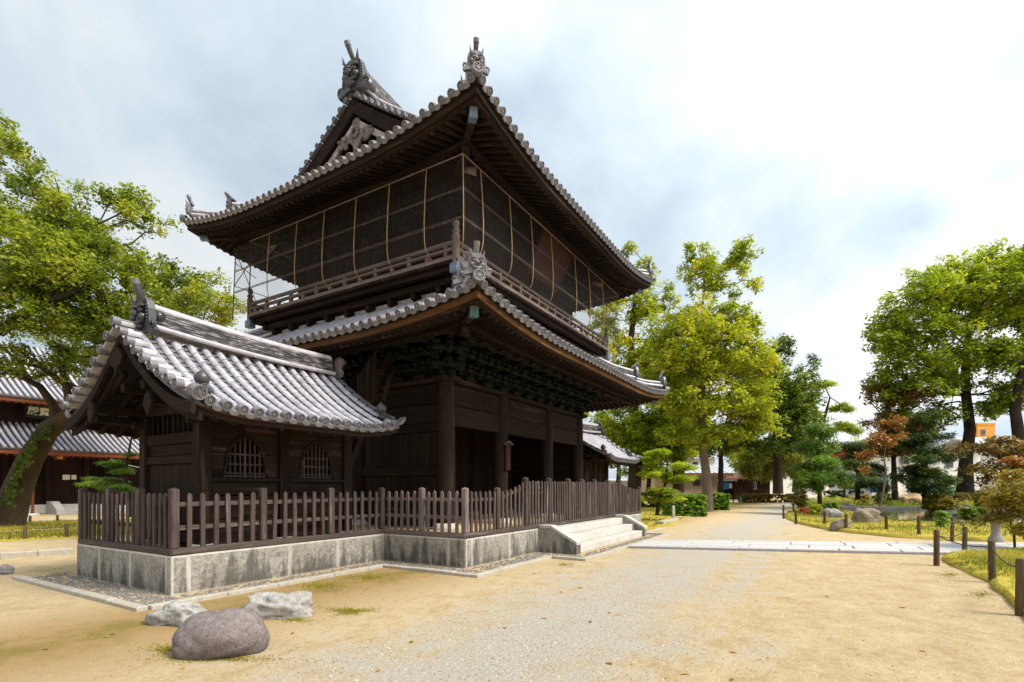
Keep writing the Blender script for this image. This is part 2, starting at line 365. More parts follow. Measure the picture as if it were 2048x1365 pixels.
        for i in range(m):
            for j in range(n): fs.append((i * n + j, (i + 1) * n + j, (i + 1) * n + (j + 1) % n, i * n + (j + 1) % n))
        s.add(vs, fs, True)
    def mesh(s, name, m):
        me = bpy.data.meshes.new(name); me.from_pydata(s.v, [], s.f)
        me.polygons.foreach_set('use_smooth', s.sm); me.materials.append(M[m] if isinstance(m, str) else m); me.update(); return me
    def build(s, name, m, parent=None, world=None):
        return link(bpy.data.objects.new(name, s.mesh(name, m)), parent, world)
def one(name, m, parent, fn, *a, **k):
    b = MB(); getattr(b, fn)(*a, **k); return b.build(name, m, parent)
V = Vector
# shared tile meshes ------------------------------------------------------
def cover_tile_mesh(r, L, matn='tile', n=7):
    b = MB(); vs = []
    ts = [math.pi * j / (n - 1) for j in range(n)]
    rings = [(0, r), (.012, r * 1.012), (L * .98, r * .965), (L * 1.04, r * .84)]
    for x, q in rings: vs += [(x, -math.cos(t) * q, math.sin(t) * q) for t in ts]
    fs = [(i * n + j, (i + 1) * n + j, (i + 1) * n + j + 1, i * n + j + 1) for i in range(len(rings) - 1) for j in range(n - 1)]
    b.add(vs, fs, True); b.add([(0, -math.cos(t) * r, math.sin(t) * r) for t in ts] + [(0, -math.cos(t) * r * .82, math.sin(t) * r * .82) for t in ts], [(j, j + 1, n + j + 1, n + j) for j in range(n - 1)])
    return b.mesh('cover_tile', matn)
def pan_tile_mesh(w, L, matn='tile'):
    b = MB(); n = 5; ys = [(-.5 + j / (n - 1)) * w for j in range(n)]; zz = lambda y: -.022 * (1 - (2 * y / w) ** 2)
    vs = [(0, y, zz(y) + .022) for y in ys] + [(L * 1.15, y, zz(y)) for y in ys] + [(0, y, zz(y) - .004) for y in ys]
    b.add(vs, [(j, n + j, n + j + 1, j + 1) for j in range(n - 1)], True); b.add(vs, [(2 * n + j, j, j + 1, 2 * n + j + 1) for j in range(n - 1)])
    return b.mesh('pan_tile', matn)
def disc_tile_mesh(r, L=.09, matn='tile_edge'):
    """round eave-end tile: barrel, raised rim, sunk field with a boss and petals; faces -x"""
    b = MB(); n = 16
    prof = [(r, L), (r, 0), (r * .98, -.012), (r * .80, -.012), (r * .76, .006), (r * .34, .006), (r * .30, -.006), (0.0005, -.010)]
    vs = []
    for q, x in prof: vs += [(x, math.cos(2 * math.pi * j / n) * q, math.sin(2 * math.pi * j / n) * q) for j in range(n)]
    b.add(vs, [(i * n + j, (i + 1) * n + j, (i + 1) * n + (j + 1) % n, i * n + (j + 1) % n) for i in range(len(prof) - 1) for j in range(n)], False)
    for k in range(6):
        t = 2 * math.pi * k / 6; c = V((0, math.cos(t) * r * .55, math.sin(t) * r * .55))
        b.ob(c, (.008, 0, 0), V((0, math.cos(t), math.sin(t))) * r * .13, V((0, -math.sin(t), math.cos(t))) * r * .09)
    return b.mesh('eave_disc', matn)
def lip_tile_mesh(w, matn='tile_edge'):
    b = MB(); n = 6; ys = [(-.5 + j / (n - 1)) * w for j in range(n)]; q = lambda y: -.035 * (1 - (2 * y / w) ** 2)
    vs = [(0, y, q(y) + .02) for y in ys] + [(0, y, q(y) - .045) for y in ys] + [(.2, y, q(y) + .03) for y in ys] + [(.05, y, q(y) - .04) for y in ys]
    b.add(vs, [(j, j + 1, n + j + 1, n + j) for j in range(n - 1)] + [(j, 2 * n + j, 2 * n + j + 1, j + 1) for j in range(n - 1)] + [(n + j, n + j + 1, 3 * n + j + 1, 3 * n + j) for j in range(n - 1)])
    return b.mesh('eave_lip_tile', matn)
COVER = cover_tile_mesh(.068, .27); COVER_S = cover_tile_mesh(.060, .27); PAN = pan_tile_mesh(.16, .125, 'tile_pan_shaded')
DISC = disc_tile_mesh(.078); DISC_S = disc_tile_mesh(.072); DISC_B = disc_tile_mesh(.105, .14); LIP = lip_tile_mesh(.17)
def ridge_sweep(b, path, w, h, layers=5, side=None):
    """stacked flat ridge tiles along a path, each course stepping in a little; b gets the courses"""
    path = [V(p) for p in path]
    for k in range(layers):
        z0 = h * k / layers; z1 = z0 + h / layers * .72; ww = w * (1 - .22 * k / layers) * (1.08 if k in (0,) else 1)
        A = []; B = []
        for i, p in enumerate(path):
            d = path[min(i + 1, len(path) - 1)] - path[max(i - 1, 0)]; sd = V((-d.y, d.x, 0)); sd.normalize()
            A.append(p + sd * ww / 2 + V((0, 0, z0))); B.append(p - sd * ww / 2 + V((0, 0, z0)))
        b.strip(A, B, (0, 0, z1 - z0))
        A2 = [(a + c) / 2 + (a - c) * .44 + V((0, 0, z1 - z0)) for a, c in zip(A, B)]; B2 = [(a + c) / 2 - (a - c) * .44 + V((0, 0, z1 - z0)) for a, c in zip(A, B)]
        b.strip(A2, B2, (0, 0, h / layers * .3))
def onigawara(parent, p, facing, sc, horns=True, name='demon_tile', matn='tile_dark'):
    """ridge-end tile with a demon mask; local x = outwards"""
    fx = V(facing); fx.z = 0; fx.normalize(); sy = V((-fx.y, fx.x, 0)); Z = V((0, 0, 1)); p = V(p)
    P = lambda x, y, z: p + fx * (x * sc) + sy * (y * sc) + Z * (z * sc)
    b = MB()
    arch = [(-.62, 0), (-.70, .12), (-.50, .30), (-.46, .75), (-.36, 1.0), (-.18, 1.12), (.18, 1.12), (.36, 1.0), (.46, .75), (.50, .30), (.70, .12), (.62, 0), (.3, .10), (0, .16), (-.3, .10)]
    b.prism([(a * sc, c * sc) for a, c in arch], p, sy, Z, fx, .2 * sc)
    for k in range(7):
        for s_ in (-1, 1): b.blob(P(.11, s_ * .40, .30 + k * .09), .035 * sc, .035 * sc, .035 * sc, k, 0, 6, 4)
    o = b.build(name, matn, parent); q = MB()
    for s_ in (-1, 1):
        q.blob(P(.16, s_ * .17, .72), .09 * sc, .09 * sc, .08 * sc, 3, .05, 8, 6)          # eyes
        q.blob(P(.17, s_ * .19, .83), .10 * sc, .16 * sc, .05 * sc, 4, .1, 8, 6)           # brow
        q.blob(P(.16, s_ * .26, .52), .11 * sc, .10 * sc, .10 * sc, 5, .1, 8, 6)           # cheek
        q.tube([P(.2, s_ * .14, .40), P(.24, s_ * .15, .46), P(.24, s_ * .15, .52)], [.035 * sc, .03 * sc, .004 * sc], 6)
        if horns: q.tube([P(.08, s_ * .22, .92), P(.16, s_ * .32, 1.05), P(.2, s_ * .36, 1.28)], [.07 * sc, .05 * sc, .006 * sc], 7)
        q.tube([P(.06, s_ * .5, .34), P(.06, s_ * .66, .36), P(.06, s_ * .70, .22), P(.06, s_ * .60, .17)], [.06 * sc, .06 * sc, .05 * sc, .03 * sc], 6)
    q.blob(P(.22, 0, .62), .12 * sc, .10 * sc, .10 * sc, 6, .08, 8, 6)
    q.tube([P(.14, -.27, .44), P(.2, -.12, .36), P(.22, 0, .34), P(.2, .12, .36), P(.14, .27, .44)], [.05 * sc, .06 * sc, .06 * sc, .06 * sc, .05 * sc], 6)
    q.blob(P(.15, 0, .27), .12 * sc, .2 * sc, .08 * sc, 8, .08, 8, 6)
    q.build('mask', matn, o); return o
def toribusuma(parent, p, facing, L, r, tilt=.6, matn='tile_dark'):
    """long round tile thrusting up and out over the demon tile, with its end disc"""
    fx = V(facing); fx.z = 0; fx.normalize(); p = V(p); pts = []; rr = []
    for k in range(8):
        t = k / 7; pts.append(p + fx * (L * (t - .12 * t * t) * math.cos(tilt)) + V((0, 0, L * math.sin(tilt) * (t * .75 + .35 * t * t)))); rr.append(r * (.8 + .25 * t))
    b = MB(); b.tube(pts, rr, 10); o = b.build('horn_tile', matn, parent)
    d = (pts[-1] - pts[-2]).normalized(); s = V((-fx.y, fx.x, 0)); u = (-d).cross(s)
    sc = r * 1.12 / .078; m = frame(pts[-1] + d * .01, -d, s, u); m = m @ Matrix.Scale(sc, 4)
    inst('end_disc', DISC, o, m); return o
# ------------------------------------------------------------------ the two-storey gate
class HipRoof:
    def __init__(s, x0, x1, y0, y1, ze, p1, p2, up, A, D):
        s.x0, s.x1, s.y0, s.y1, s.ze, s.p1, s.p2, s.up, s.A, s.D = x0, x1, y0, y1, ze, p1, p2, up, A, D
    def z(s, a, d):
        k = max(0.0, 1 - max(a, 0) / s.A) ** 2.2 * max(0.0, 1 - max(d, 0) / s.D)
        return s.ze + s.p1 * d + s.p2 * max(d, 0) ** 2 + s.up * k
    def rng(s, side): return (s.x0, s.x1) if side in 'FB' else (s.y0, s.y1)
    def P(s, side, q, d, dz=0.0):
        lo, hi = s.rng(side); a = min(q - lo, hi - q); zz = s.z(a, d) + dz
        return V({'F': (q, s.y0 + d, zz), 'B': (q, s.y1 - d, zz), 'L': (s.x0 + d, q, zz), 'R': (s.x1 - d, q, zz)}[side])
    def fr(s, side, q, d, dz=0.0):
        p = s.P(side, q, d, dz); t = (s.P(side, q, d + .02) - s.P(side, q, d - .02)).normalized()
        e = {'F': V((-1, 0, 0)), 'B': V((1, 0, 0)), 'L': V((0, 1, 0)), 'R': V((0, -1, 0))}[side]
        y = (e - t * e.dot(t)).normalized(); n = t.cross(y)
        if n.z < 0: y = -y; n = -n
        return frame(p, t, y, n), t, y, n
GATE = thing('temple_gate', 'dark timber two-storey temple gate with curved tiled hip-and-gable roofs', 'gate', (5.53, 4.8, .58))
LO = HipRoof(-.645, 11.705, -.743, 10.343, 4.86, .45, .05, .30, 3.6, 2.6)
UP = HipRoof(-.148, 11.208, -.372, 9.972, 8.84, .46, .028, .42, 3.8, 3.2)
LO_TOP, UP_HIP, UP_RUN = 2.25, 1.75, 5.17
GX0, GX1 = UP.x0 + UP_HIP, UP.x1 - UP_HIP          # gable planes
def row_mesh(b, R, side, q, dmax, r=.066, L=.27, n=6):
    """one row of overlapping half-round tiles from the eave up to dmax"""
    k = max(1, int(math.ceil((dmax + .03) / L)))
    for i in range(k):
        d0 = -.03 + i * L; d1 = min(d0 + L * 1.02, dmax)
        if d1 - d0 < .03: continue
        m0, t, y, nn = R.fr(side, q, d0, .012); m1 = R.fr(side, q, d1, .012)[0]; vs = []
        for m, rr in ((m0, r), (m1, r * .90)):
            for j in range(n):
                a = math.pi * j / (n - 1); vs.append(m @ V((0, -math.cos(a) * rr, math.sin(a) * rr)))
        b.add(vs, [(j, n + j, n + j + 1, j + 1) for j in range(n - 1)], True)
        b.add([m0.translation] + vs[:n], [(0, j + 1, j + 2) for j in range(n - 1)])
def pan_mesh(b, R, side, q, dmax, w, L=.16):
    k = max(1, int(math.ceil((dmax + .03) / L)))
    for i in range(k):
        d0 = -.04 + i * L; d1 = min(d0 + L, dmax)
        if d1 - d0 < .02: continue
        m0 = R.fr(side, q, d0, .018)[0]; m1 = R.fr(side, q, d1, -.002)[0]; h = w / 2
        vs = [m0 @ V((0, -h, .012)), m0 @ V((0, 0, -.006)), m0 @ V((0, h, .012)), m1 @ V((0, -h, .012)), m1 @ V((0, 0, -.006)), m1 @ V((0, h, .012)), m0 @ V((0, -h, -.012)), m0 @ V((0, 0, -.03)), m0 @ V((0, h, -.012))]
        b.add(vs, [(0, 3, 4, 1), (1, 4, 5, 2)], True); b.add(vs, [(6, 0, 1, 7), (7, 1, 2, 8)])
def dmax_of(R, side, q, top, gable=None):
    lo, hi = R.rng(side); a = min(q - lo, hi - q)
    if gable is not None and side in 'FB' and gable[0] < q < gable[1]: return top
    return max(0.0, min(top if gable is None else UP_HIP, a))
def roof_tiles(R, part, top, pitch, gable=None, single=0):
    cnt = 0
    for side in 'LFBR':
        lo, hi = R.rng(side); n = int(round((hi - lo) / pitch)); p = (hi - lo) / n; hid = side in 'BR'
        bm_r = MB(); bm_p = MB(); bm_d = MB()
        for i in range(n):
            q = lo + p * (i + .5); dm = dmax_of(R, side, q, top if (gable is None or side in 'FB') else UP_HIP, gable)
            if dm < .12: dm = .12
            if hid: row_mesh(bm_r, R, side, q, dm)
            elif single and side == 'L' and cnt + math.ceil((dm + .03) / .235) <= single:
                for k in range(int(math.ceil((dm + .03) / .235))):
                    inst('cover_tile', COVER, part, R.fr(side, q, -.03 + k * .235, .012 + random.uniform(-.002, .002))[0]); cnt += 1
            else:
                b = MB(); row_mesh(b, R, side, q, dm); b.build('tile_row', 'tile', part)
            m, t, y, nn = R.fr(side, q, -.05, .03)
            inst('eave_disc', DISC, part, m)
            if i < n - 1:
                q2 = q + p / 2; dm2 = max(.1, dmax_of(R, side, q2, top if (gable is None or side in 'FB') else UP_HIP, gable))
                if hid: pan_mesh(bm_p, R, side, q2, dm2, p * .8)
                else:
                    b = MB(); pan_mesh(b, R, side, q2, dm2, p * .8); b.build('pan_row', 'tile_pan_shaded', part)
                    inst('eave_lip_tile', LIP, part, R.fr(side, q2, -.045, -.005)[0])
        if hid:
            struct(bm_r.build('tile_rows', 'tile', part), 'stuff'); struct(bm_p.build('pan_rows', 'tile_pan_shaded', part), 'stuff')
def deck(R, part, top, gable=None):
    """continuous under-tile bed so that nothing shows through"""
    b = MB()
    for side in 'LFBR':
        lo, hi = R.rng(side); K = 40; t_ = top if (gable is None or side in 'FB') else UP_HIP
        qs = [lo + (hi - lo) * i / K for i in range(K + 1)]
        if gable: qs = sorted(qs + [gable[0] + .02, gable[1] - .02])
        for qa, qb in zip(qs[:-1], qs[1:]):
            da, db = dmax_of(R, side, qa, t_, gable), dmax_of(R, side, qb, t_, gable)
            if gable and abs(da - db) > 1: da = db = min(da, db)
            for k in range(8):
                b.add([R.P(side, qa, da * k / 8, -.02), R.P(side, qb, db * k / 8, -.02), R.P(side, qb, db * (k + 1) / 8, -.02), R.P(side, qa, da * (k + 1) / 8, -.02)], [(0, 1, 2, 3)], True)
    return b.build('roof_bed', 'tile_dark', part)
def eave_timber(R, part, wall, step=.2, base_drop=.86):
    """fascia boards, soffit, flying and base rafters, hip rafters with capped ends"""
    for side in 'LFBR':
        lo, hi = R.rng(side); K = 44; ax = 'x' if side in 'FB' else 'y'
        for nm, d0, d1, zt, zb, mt in (('tile_batten', .02, .14, -.035, -.095, 'wood_dark_'), ('fascia', .05, .17, -.095, -.225, 'wood_fascia_' if R is LO else 'wood_brown_'), ('fascia', .12, .24, -.228, -.29, 'wood_brown_'), ('fascia', .93, 1.05, -.455, -.56, 'wood_dark_')):
            b = MB(); pr = []
            for i in range(K + 1):
                q = lo + d0 + (hi - lo - 2 * d0) * i / K; pr.append(q)
            A = [R.P(side, q, d0, zt) for q in pr]
            q2 = [lo + d1 + (hi - lo - 2 * d1) * i / K for i in range(K + 1)]
            B = [R.P(side, q, d1, 0) for q in q2]; B = [V((bb.x, bb.y, aa.z)) for aa, bb in zip(A, B)]
            b.strip(A, B, (0, 0, zb - zt)); b.build(nm, mt + ax, part)
        n = int((hi - lo - .5) / step); p = (hi - lo - .5) / n; hid = side in 'BR'; J = MB(); mt = 'wood_dark_' + ('y' if side in 'FB' else 'x')
        for i in range(n + 1):
            q = lo + .25 + p * i; a = min(q - lo, hi - q)
            f0, f1 = .16, min(1.25, a - .02)
            if f1 - f0 > .1:
                b = J if hid else MB()
                b.beam(R.P(side, q, f0, -.33), R.P(side, q, f1, -.33 - .12 * (f1 - f0)), .075, .085, .008)
                if not hid: b.build('flying_rafter', mt, part)
            g0, g1 = 1.0, min(wall + .25, a - .02)
            if g1 - g0 > .15:
                b = J if hid else MB()
                b.beam(R.P(side, q, g0, -.60), R.P(side, q, g1, -.60 - .16 * (g1 - g0)), .08, .095, .008)
                if not hid: b.build('rafter', mt, part)
        if hid: struct(J.build('rafters', mt, part), 'stuff')
        b = MB()
        for zo, sl, a0, a1 in ((-.275, -.12, .15, 1.15), (-.54, -.16, 1.03, wall + .3)):
            for i in range(K):
                qa, qb = lo + (hi - lo) * i / K, lo + (hi - lo) * (i + 1) / K
                ea, eb = [max(a0, min(a1, min(q - lo, hi - q))) for q in (qa, qb)]
                b.add([R.P(side, qa, a0, zo), R.P(side, qb, a0, zo), R.P(side, qb, eb, zo + sl * (eb - a0)), R.P(side, qa, ea, zo + sl * (ea - a0))], [(0, 3, 2, 1)])
        b.build('soffit', 'wood_dark_' + ax, part)
    for cx_, cy_, sx, sy in ((R.x0, R.y0, 1, 1), (R.x1, R.y0, -1, 1), (R.x0, R.y1, 1, -1), (R.x1, R.y1, -1, -1)):
        f_ = lambda d, dz: V((cx_ + sx * d, cy_ + sy * d, R.z(d, d) + dz))
        b = MB(); b.beam(f_(.30, -.42), f_(1.2, -.50), .15, .2, .012); b.beam(f_(1.0, -.72), f_(wall + .3, -.95), .17, .22, .012); o = b.build('hip_rafter', 'wood_brown_x', part)
        c = MB(); d = (f_(.30, -.42) - f_(1.2, -.50)).normalized(); c.beam(f_(.30, -.42) + d * .02, f_(.30, -.42) - d * .2, .165, .215, .01); c.build('metal_cap', 'patina_blue' if R is UP else 'patina', o)
def path_ridge(part, pts, w, h, layers, roll, name='hip_ridge'):
    b = MB(); ridge_sweep(b, pts, w, h, layers); o = b.build(name, 'ridge_tile', part)
    c = MB(); c.tube([V(p) + V((0, 0, h + roll * .25)) for p in pts], roll, 9); c.build('ridge_cap', 'tile', o)
    for s_ in (-1, 1):
        e = MB(); q = []
        for i, p in enumerate(pts):
            p = V(p); d = V(pts[min(i + 1, len(pts) - 1)]) - V(pts[max(i - 1, 0)]); sd = V((-d.y, d.x, 0)).normalized(); q.append(p + sd * s_ * (w / 2 + .03) + V((0, 0, .02)))
        e.tube(q, .045, 7); e.build('ridge_edge_roll', 'tile', o)
    return o
# lower roof -------------------------------------------------------------
lo_part = one('lower_roof', 'wood_dark_x', GATE, 'box', 1.2, 9.86, 1.2, 8.4, 5.62, 5.80)
roof_tiles(LO, lo_part, LO_TOP, .245, None, 290); deck(LO, lo_part, LO_TOP + .05); eave_timber(LO, lo_part, 2.35, .2)
for cx_, cy_, sx, sy in ((LO.x0, LO.y0, 1, 1), (LO.x1, LO.y0, -1, 1), (LO.x0, LO.y1, 1, -1), (LO.x1, LO.y1, -1, -1)):
    g = lambda d: V((cx_ + sx * d, cy_ + sy * d, LO.z(d, d) + .05 + (.10 * max(0, 1 - abs(d - .2) / .5))))
    path_ridge(lo_part, [g(.16 + i * .16) for i in range(6)], .2, .14, 3, .06)
    g2 = lambda d: V((cx_ + sx * d, cy_ + sy * d, LO.z(d, d) + .06 + .10 * max(0, 1 - (d - .95) / .6)))
    path_ridge(lo_part, [g2(.95 + i * .16) for i in range(9)], .24, .26, 5, .07)
    onigawara(lo_part, g(.10) + V((0, 0, .02)), (-sx, -sy, 0), .36, True, 'demon_tile', 'tile_edge'); toribusuma(lo_part, g(.2) + V((0, 0, .34)), (-sx, -sy, 0), .27, .05, 1.0, 'tile_edge')
    onigawara(lo_part, g2(.90), (-sx, -sy, 0), .42, True, 'demon_tile', 'tile_edge'); toribusuma(lo_part, g2(1.0) + V((0, 0, .42)), (-sx, -sy, 0), .3, .05, .55, 'tile_edge')
    d = V((-sx, -sy, .15)).normalized(); s_ = V((-d.y, d.x, 0)).normalized()
    inst('corner_disc', DISC_B, lo_part, frame(g(-.06) + V((0, 0, .03)), -d, s_, (-d).cross(s_)))
TZ = LO.z(3, LO_TOP)
for nm, a0, a1, b0, b1 in (('roof_flashing', LO.x0 + LO_TOP - .10, LO.x1 - LO_TOP + .10, LO.y0 + LO_TOP - .10, LO.y1 - LO_TOP + .10),):
    b = MB(); b.box(a0, a1, b0, b0 + .2, TZ - .02, TZ + .1, .02); b.box(a0, a1, b1 - .2, b1, TZ - .02, TZ + .1, .02); b.box(a0, a0 + .2, b0 + .2, b1 - .2, TZ - .02, TZ + .1, .02); b.box(a1 - .2, a1, b0 + .2, b1 - .2, TZ - .02, TZ + .1, .02)
    b.build(nm, 'tile', lo_part)
# upper roof -------------------------------------------------------------
up_part = one('upper_roof', 'wood_dark_x', GATE, 'box', 2.2, 8.86, 2.2, 7.4, 9.7, 9.85)
roof_tiles(UP, up_part, UP_RUN, .236, (GX0 - .12, GX1 + .12), 0); deck(UP, up_part, UP_RUN, (GX0 - .12, GX1 + .12)); eave_timber(UP, up_part, 2.45, .2)
RZ = UP.z(9, UP_RUN); RY = 4.8
rp = []
for i in range(15):
    t = i / 14; rp.append((GX0 + .02 + (GX1 - GX0 - .04) * t, RY, RZ - .06 + .30 * (2 * t - 1) ** 2))
path_ridge(up_part, rp, .42, .62, 9, .10, 'main_ridge')
for sgn, gx in ((-1, GX0), (1, GX1)):
    onigawara(up_part, (gx + sgn * .06, RY, RZ + .04), (sgn, 0, 0), .80); toribusuma(up_part, (gx - sgn * .0, RY, RZ + .88), (sgn, 0, 0), .50, .07, .8)
    for s_ in (-1, 1):
        b = MB(); b.lathe([(.02, -.09), (.16, -.07), (.2, 0), (.16, .07), (.02, .09)], 14, (0, 0, 0))
        b.build('scroll_tile', 'tile_dark', up_part, frame((gx - sgn * .25, RY + s_ * .26, RZ + .42), V((1, 0, 0)), V((0, 0, 1)), V((0, -1, 0))))
    # verge: barrels lying across the gable edge, barge boards, gable wall with pendant carving
    for side, ys in (('F', 1), ('B', -1)):
        k = 0; d = 1.95
        while d < UP_RUN - .1:
            p = UP.P(side, 5.5, d, .05); p.x = gx + sgn * .16; t = (UP.P(side, 5.5, d + .05) - UP.P(side, 5.5, d - .05)).normalized(); ax = V((-sgn, 0, 0))
            o = inst('verge_tile', COVER, up_part, frame(p, ax, t if ax.cross(t).z > 0 else -t, ax.cross(t) if ax.cross(t).z > 0 else -ax.cross(t)))
            inst('verge_disc', DISC_S, up_part, frame(p + V((sgn * .02, 0, .012)), ax, t, ax.cross(t))); d += .232; k += 1
        for nm, off, hh, xx, th, mt in (('barge_board', -.10, .40, .02, .09, 'wood_dark_y'), ('barge_board', -.55, .20, -.06, .07, 'barge_pale')):
            A = []; B = []
            for i in range(16):
                dd = 1.3 + (UP_RUN - 1.3) * i / 15; p = UP.P(side, 5.5, dd, off); p.x = gx + sgn * xx; A.append(p); B.append(p - V((0, 0, hh * (1.15 - .25 * i / 15))))
            b = MB(); b.strip(A, B, (sgn * th, 0, 0)); b.build(nm, mt, up_part)
        pth = [UP.P(side, 5.5, 1.55 + i * .3, .05) for i in range(12)]
        for p in pth: p.x = gx - sgn * .42
        path_ridge(up_part, pth, .22, .26, 5, .06, 'descending_ridge'); f_ = V((0, -ys, 0))
        onigawara(up_part, pth[0] + f_ * .05, f_, .36); toribusuma(up_part, pth[0] + V((0, 0, .36)), f_, .34, .05, .5)
    b = MB(); poly = [(RY + (UP_RUN - d) * s_ * 1.0, UP.z(9, d) - .35) for s_, ds in ((-1, [1.5 + .3 * i for i in range(12)]), (1, [4.8 - .3 * i for i in range(12)])) for d in ds]
    b.prism(poly, (gx - sgn * .30, 0, 0), (0, 1, 0), (0, 0, 1), (1, 0, 0), .06); gw = b.build('gable_wall', 'wood_dark_y', up_part)
    b = MB(); cz = RZ - .95
    pend = [(0, .42), (.13, .36), (.14, .1), (.30, .0), (.46, -.05), (.40, -.16), (.22, -.18), (.12, -.30), (.05, -.52), (0, -.62), (-.05, -.52), (-.12, -.30), (-.22, -.18), (-.40, -.16), (-.46, -.05), (-.30, 0), (-.14, .1), (-.13, .36)]
    b.prism(pend, (gx - sgn * .02, RY, cz), (0, 1, 0), (0, 0, 1), (1, 0, 0), .07)
    for k in range(34):
        a = random.uniform(0, 6.28); sd = random.choice((-1, 1))
        b.blob((gx + sgn * .03, RY + sd * (.34 + .30 * random.random()), cz - .02 - .26 * random.random()), .05, random.uniform(.05, .10), random.uniform(.04, .08), k, .3, 7, 5)
    for k in range(7): b.blob((gx + sgn * .05, RY + .11 * math.cos(k * .9), cz + .11 * math.sin(k * .9)), .05, .05, .05, k, .1, 6, 5)
    b.build('pendant_carving', 'carving', gw)
    one('gable_wire', 'bamboo', gw, 'beam', (gx + sgn * .08, RY - 2.1, cz - .55), (gx + sgn * .08, RY + 2.1, cz - .55), .022, .022)
for cx_, cy_, sx, sy in ((UP.x0, UP.y0, 1, 1), (UP.x1, UP.y0, -1, 1), (UP.x0, UP.y1, 1, -1), (UP.x1, UP.y1, -1, -1)):
    g = lambda d: V((cx_ + sx * d, cy_ + sy * d, UP.z(d, d) + .05 + (.10 * max(0, 1 - abs(d - .2) / .5))))
    path_ridge(up_part, [g(.16 + i * .15) for i in range(6)], .2, .16, 3, .06)
    g2 = lambda d: V((cx_ + sx * d, cy_ + sy * d, UP.z(d, d) + .06 + .12 * max(0, 1 - (d - .9) / .6)))
    path_ridge(up_part, [g2(.9 + i * .15) for i in range(7)], .24, .28, 5, .07)
    onigawara(up_part, g(.10) + V((0, 0, .02)), (-sx, -sy, 0), .36, True, 'demon_tile', 'tile_edge'); toribusuma(up_part, g(.16) + V((0, 0, .34)), (-sx, -sy, 0), .28, .05, 1.05)
    onigawara(up_part, g2(.86), (-sx, -sy, 0), .40); toribusuma(up_part, g2(.95) + V((0, 0, .40)), (-sx, -sy, 0), .34, .05, .6)
    d = V((-sx, -sy, .15)).normalized(); s_ = V((-d.y, d.x, 0)).normalized()
    inst('corner_disc', DISC_B, up_part, frame(g(-.06) + V((0, 0, .03)), -d, s_, (-d).cross(s_)))
# lower storey -----------------------------------------------------------
CXS = [1.72, 4.13, 6.93, 9.34]; CYS = [1.84, 4.8, 7.76]; PZ = .58
for j, y in enumerate(CYS):
    for i, x in enumerate(CXS):
        r = .205
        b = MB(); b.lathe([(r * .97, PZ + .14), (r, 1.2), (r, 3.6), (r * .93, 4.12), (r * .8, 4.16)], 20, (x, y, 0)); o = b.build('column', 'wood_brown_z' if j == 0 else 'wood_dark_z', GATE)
        c = MB(); c.lathe([(r * 1.7, PZ), (r * 1.65, PZ + .06), (r * 1.2, PZ + .14), (0.01, PZ + .145)], 18, (x, y, 0)); c.build('column_base', 'granite_smooth', o)
def hbeam(name, a, b_, w, h, m, ch=.012): return one(name, m, GATE, 'beam', a, b_, w, h, ch)
for y in (CYS[0], CYS[2]):
    for i in range(3):
        xa, xb = CXS[i] + .19, CXS[i + 1] - .19
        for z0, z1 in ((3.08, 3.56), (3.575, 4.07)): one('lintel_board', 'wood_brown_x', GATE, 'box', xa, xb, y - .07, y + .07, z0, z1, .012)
for x in (CXS[0], CXS[3]):
    for j in range(2):
        ya, yb = CYS[j] + .19, CYS[j + 1] - .19
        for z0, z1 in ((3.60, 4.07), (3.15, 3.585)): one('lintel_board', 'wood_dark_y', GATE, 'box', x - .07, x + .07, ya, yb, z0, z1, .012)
        for z0, z1 in ((2.92, 3.14), (1.86, 2.08), (.92, 1.12)): one('wall_rail', 'wood_dark_y', GATE, 'box', x - .085, x + .085, ya, yb, z0, z1, .012)
        one('light_leak_board', 'wood_dark_y', GATE, 'box', x + (.032 if x < 5 else -.06), x + (.06 if x < 5 else -.032), ya - .1, yb + .1, .6, 4.0)  # added board behind the planks, blocks daylight leaking through the joints
        for z0, z1 in ((2.085, 2.915), (1.125, 1.855), (.6, .915)):
            n = 8
            for k in range(n):
                w = (yb - ya) / n; dx = random.uniform(-.008, .008)
                one('wall_plank', 'wood_dark_z', GATE, 'box', x - .03 + dx, x + .03 + dx, ya + w * k + .004, ya + w * (k + 1) - .004, z0, z1, .006)
for y in (CYS[0], CYS[2]): hbeam('head_plate', (CXS[0] - .32, y, 4.15), (CXS[3] + .32, y, 4.15), .36, .11, 'wood_brown_x')
for x in (CXS[0], CXS[3]): hbeam('head_plate', (x, CYS[0] - .335, 4.148), (x, CYS[2] + .335, 4.148), .355, .105, 'wood_brown_y')
hbeam('inner_beam', (CXS[0], CYS[1], 3.5), (CXS[3], CYS[1], 3.5), .16, .5, 'wood_dark_x')
for i in range(3):
    xa, xb = CXS[i] + .22, CXS[i + 1] - .22; n = 6 if i != 1 else 8
    for k in range(n):
        w = (xb - xa) / n; op = (i == 1)
        one('door_plank', 'wood_dark_z', GATE, 'box', xa + w * k + .004, xa + w * (k + 1) - .004, CYS[1] - .04 + .012 * (k % 2), CYS[1] + .04, PZ, 3.24, .006)
one('open_door', 'wood_red', GATE, 'box', 2.12, 2.19, 2.55, 4.55, PZ + .05, 2.95, .01)
one('ceiling', 'wood_dark_x', GATE, 'box', 1.5, 9.56, 1.6, 8.0, 5.35, 5.45)
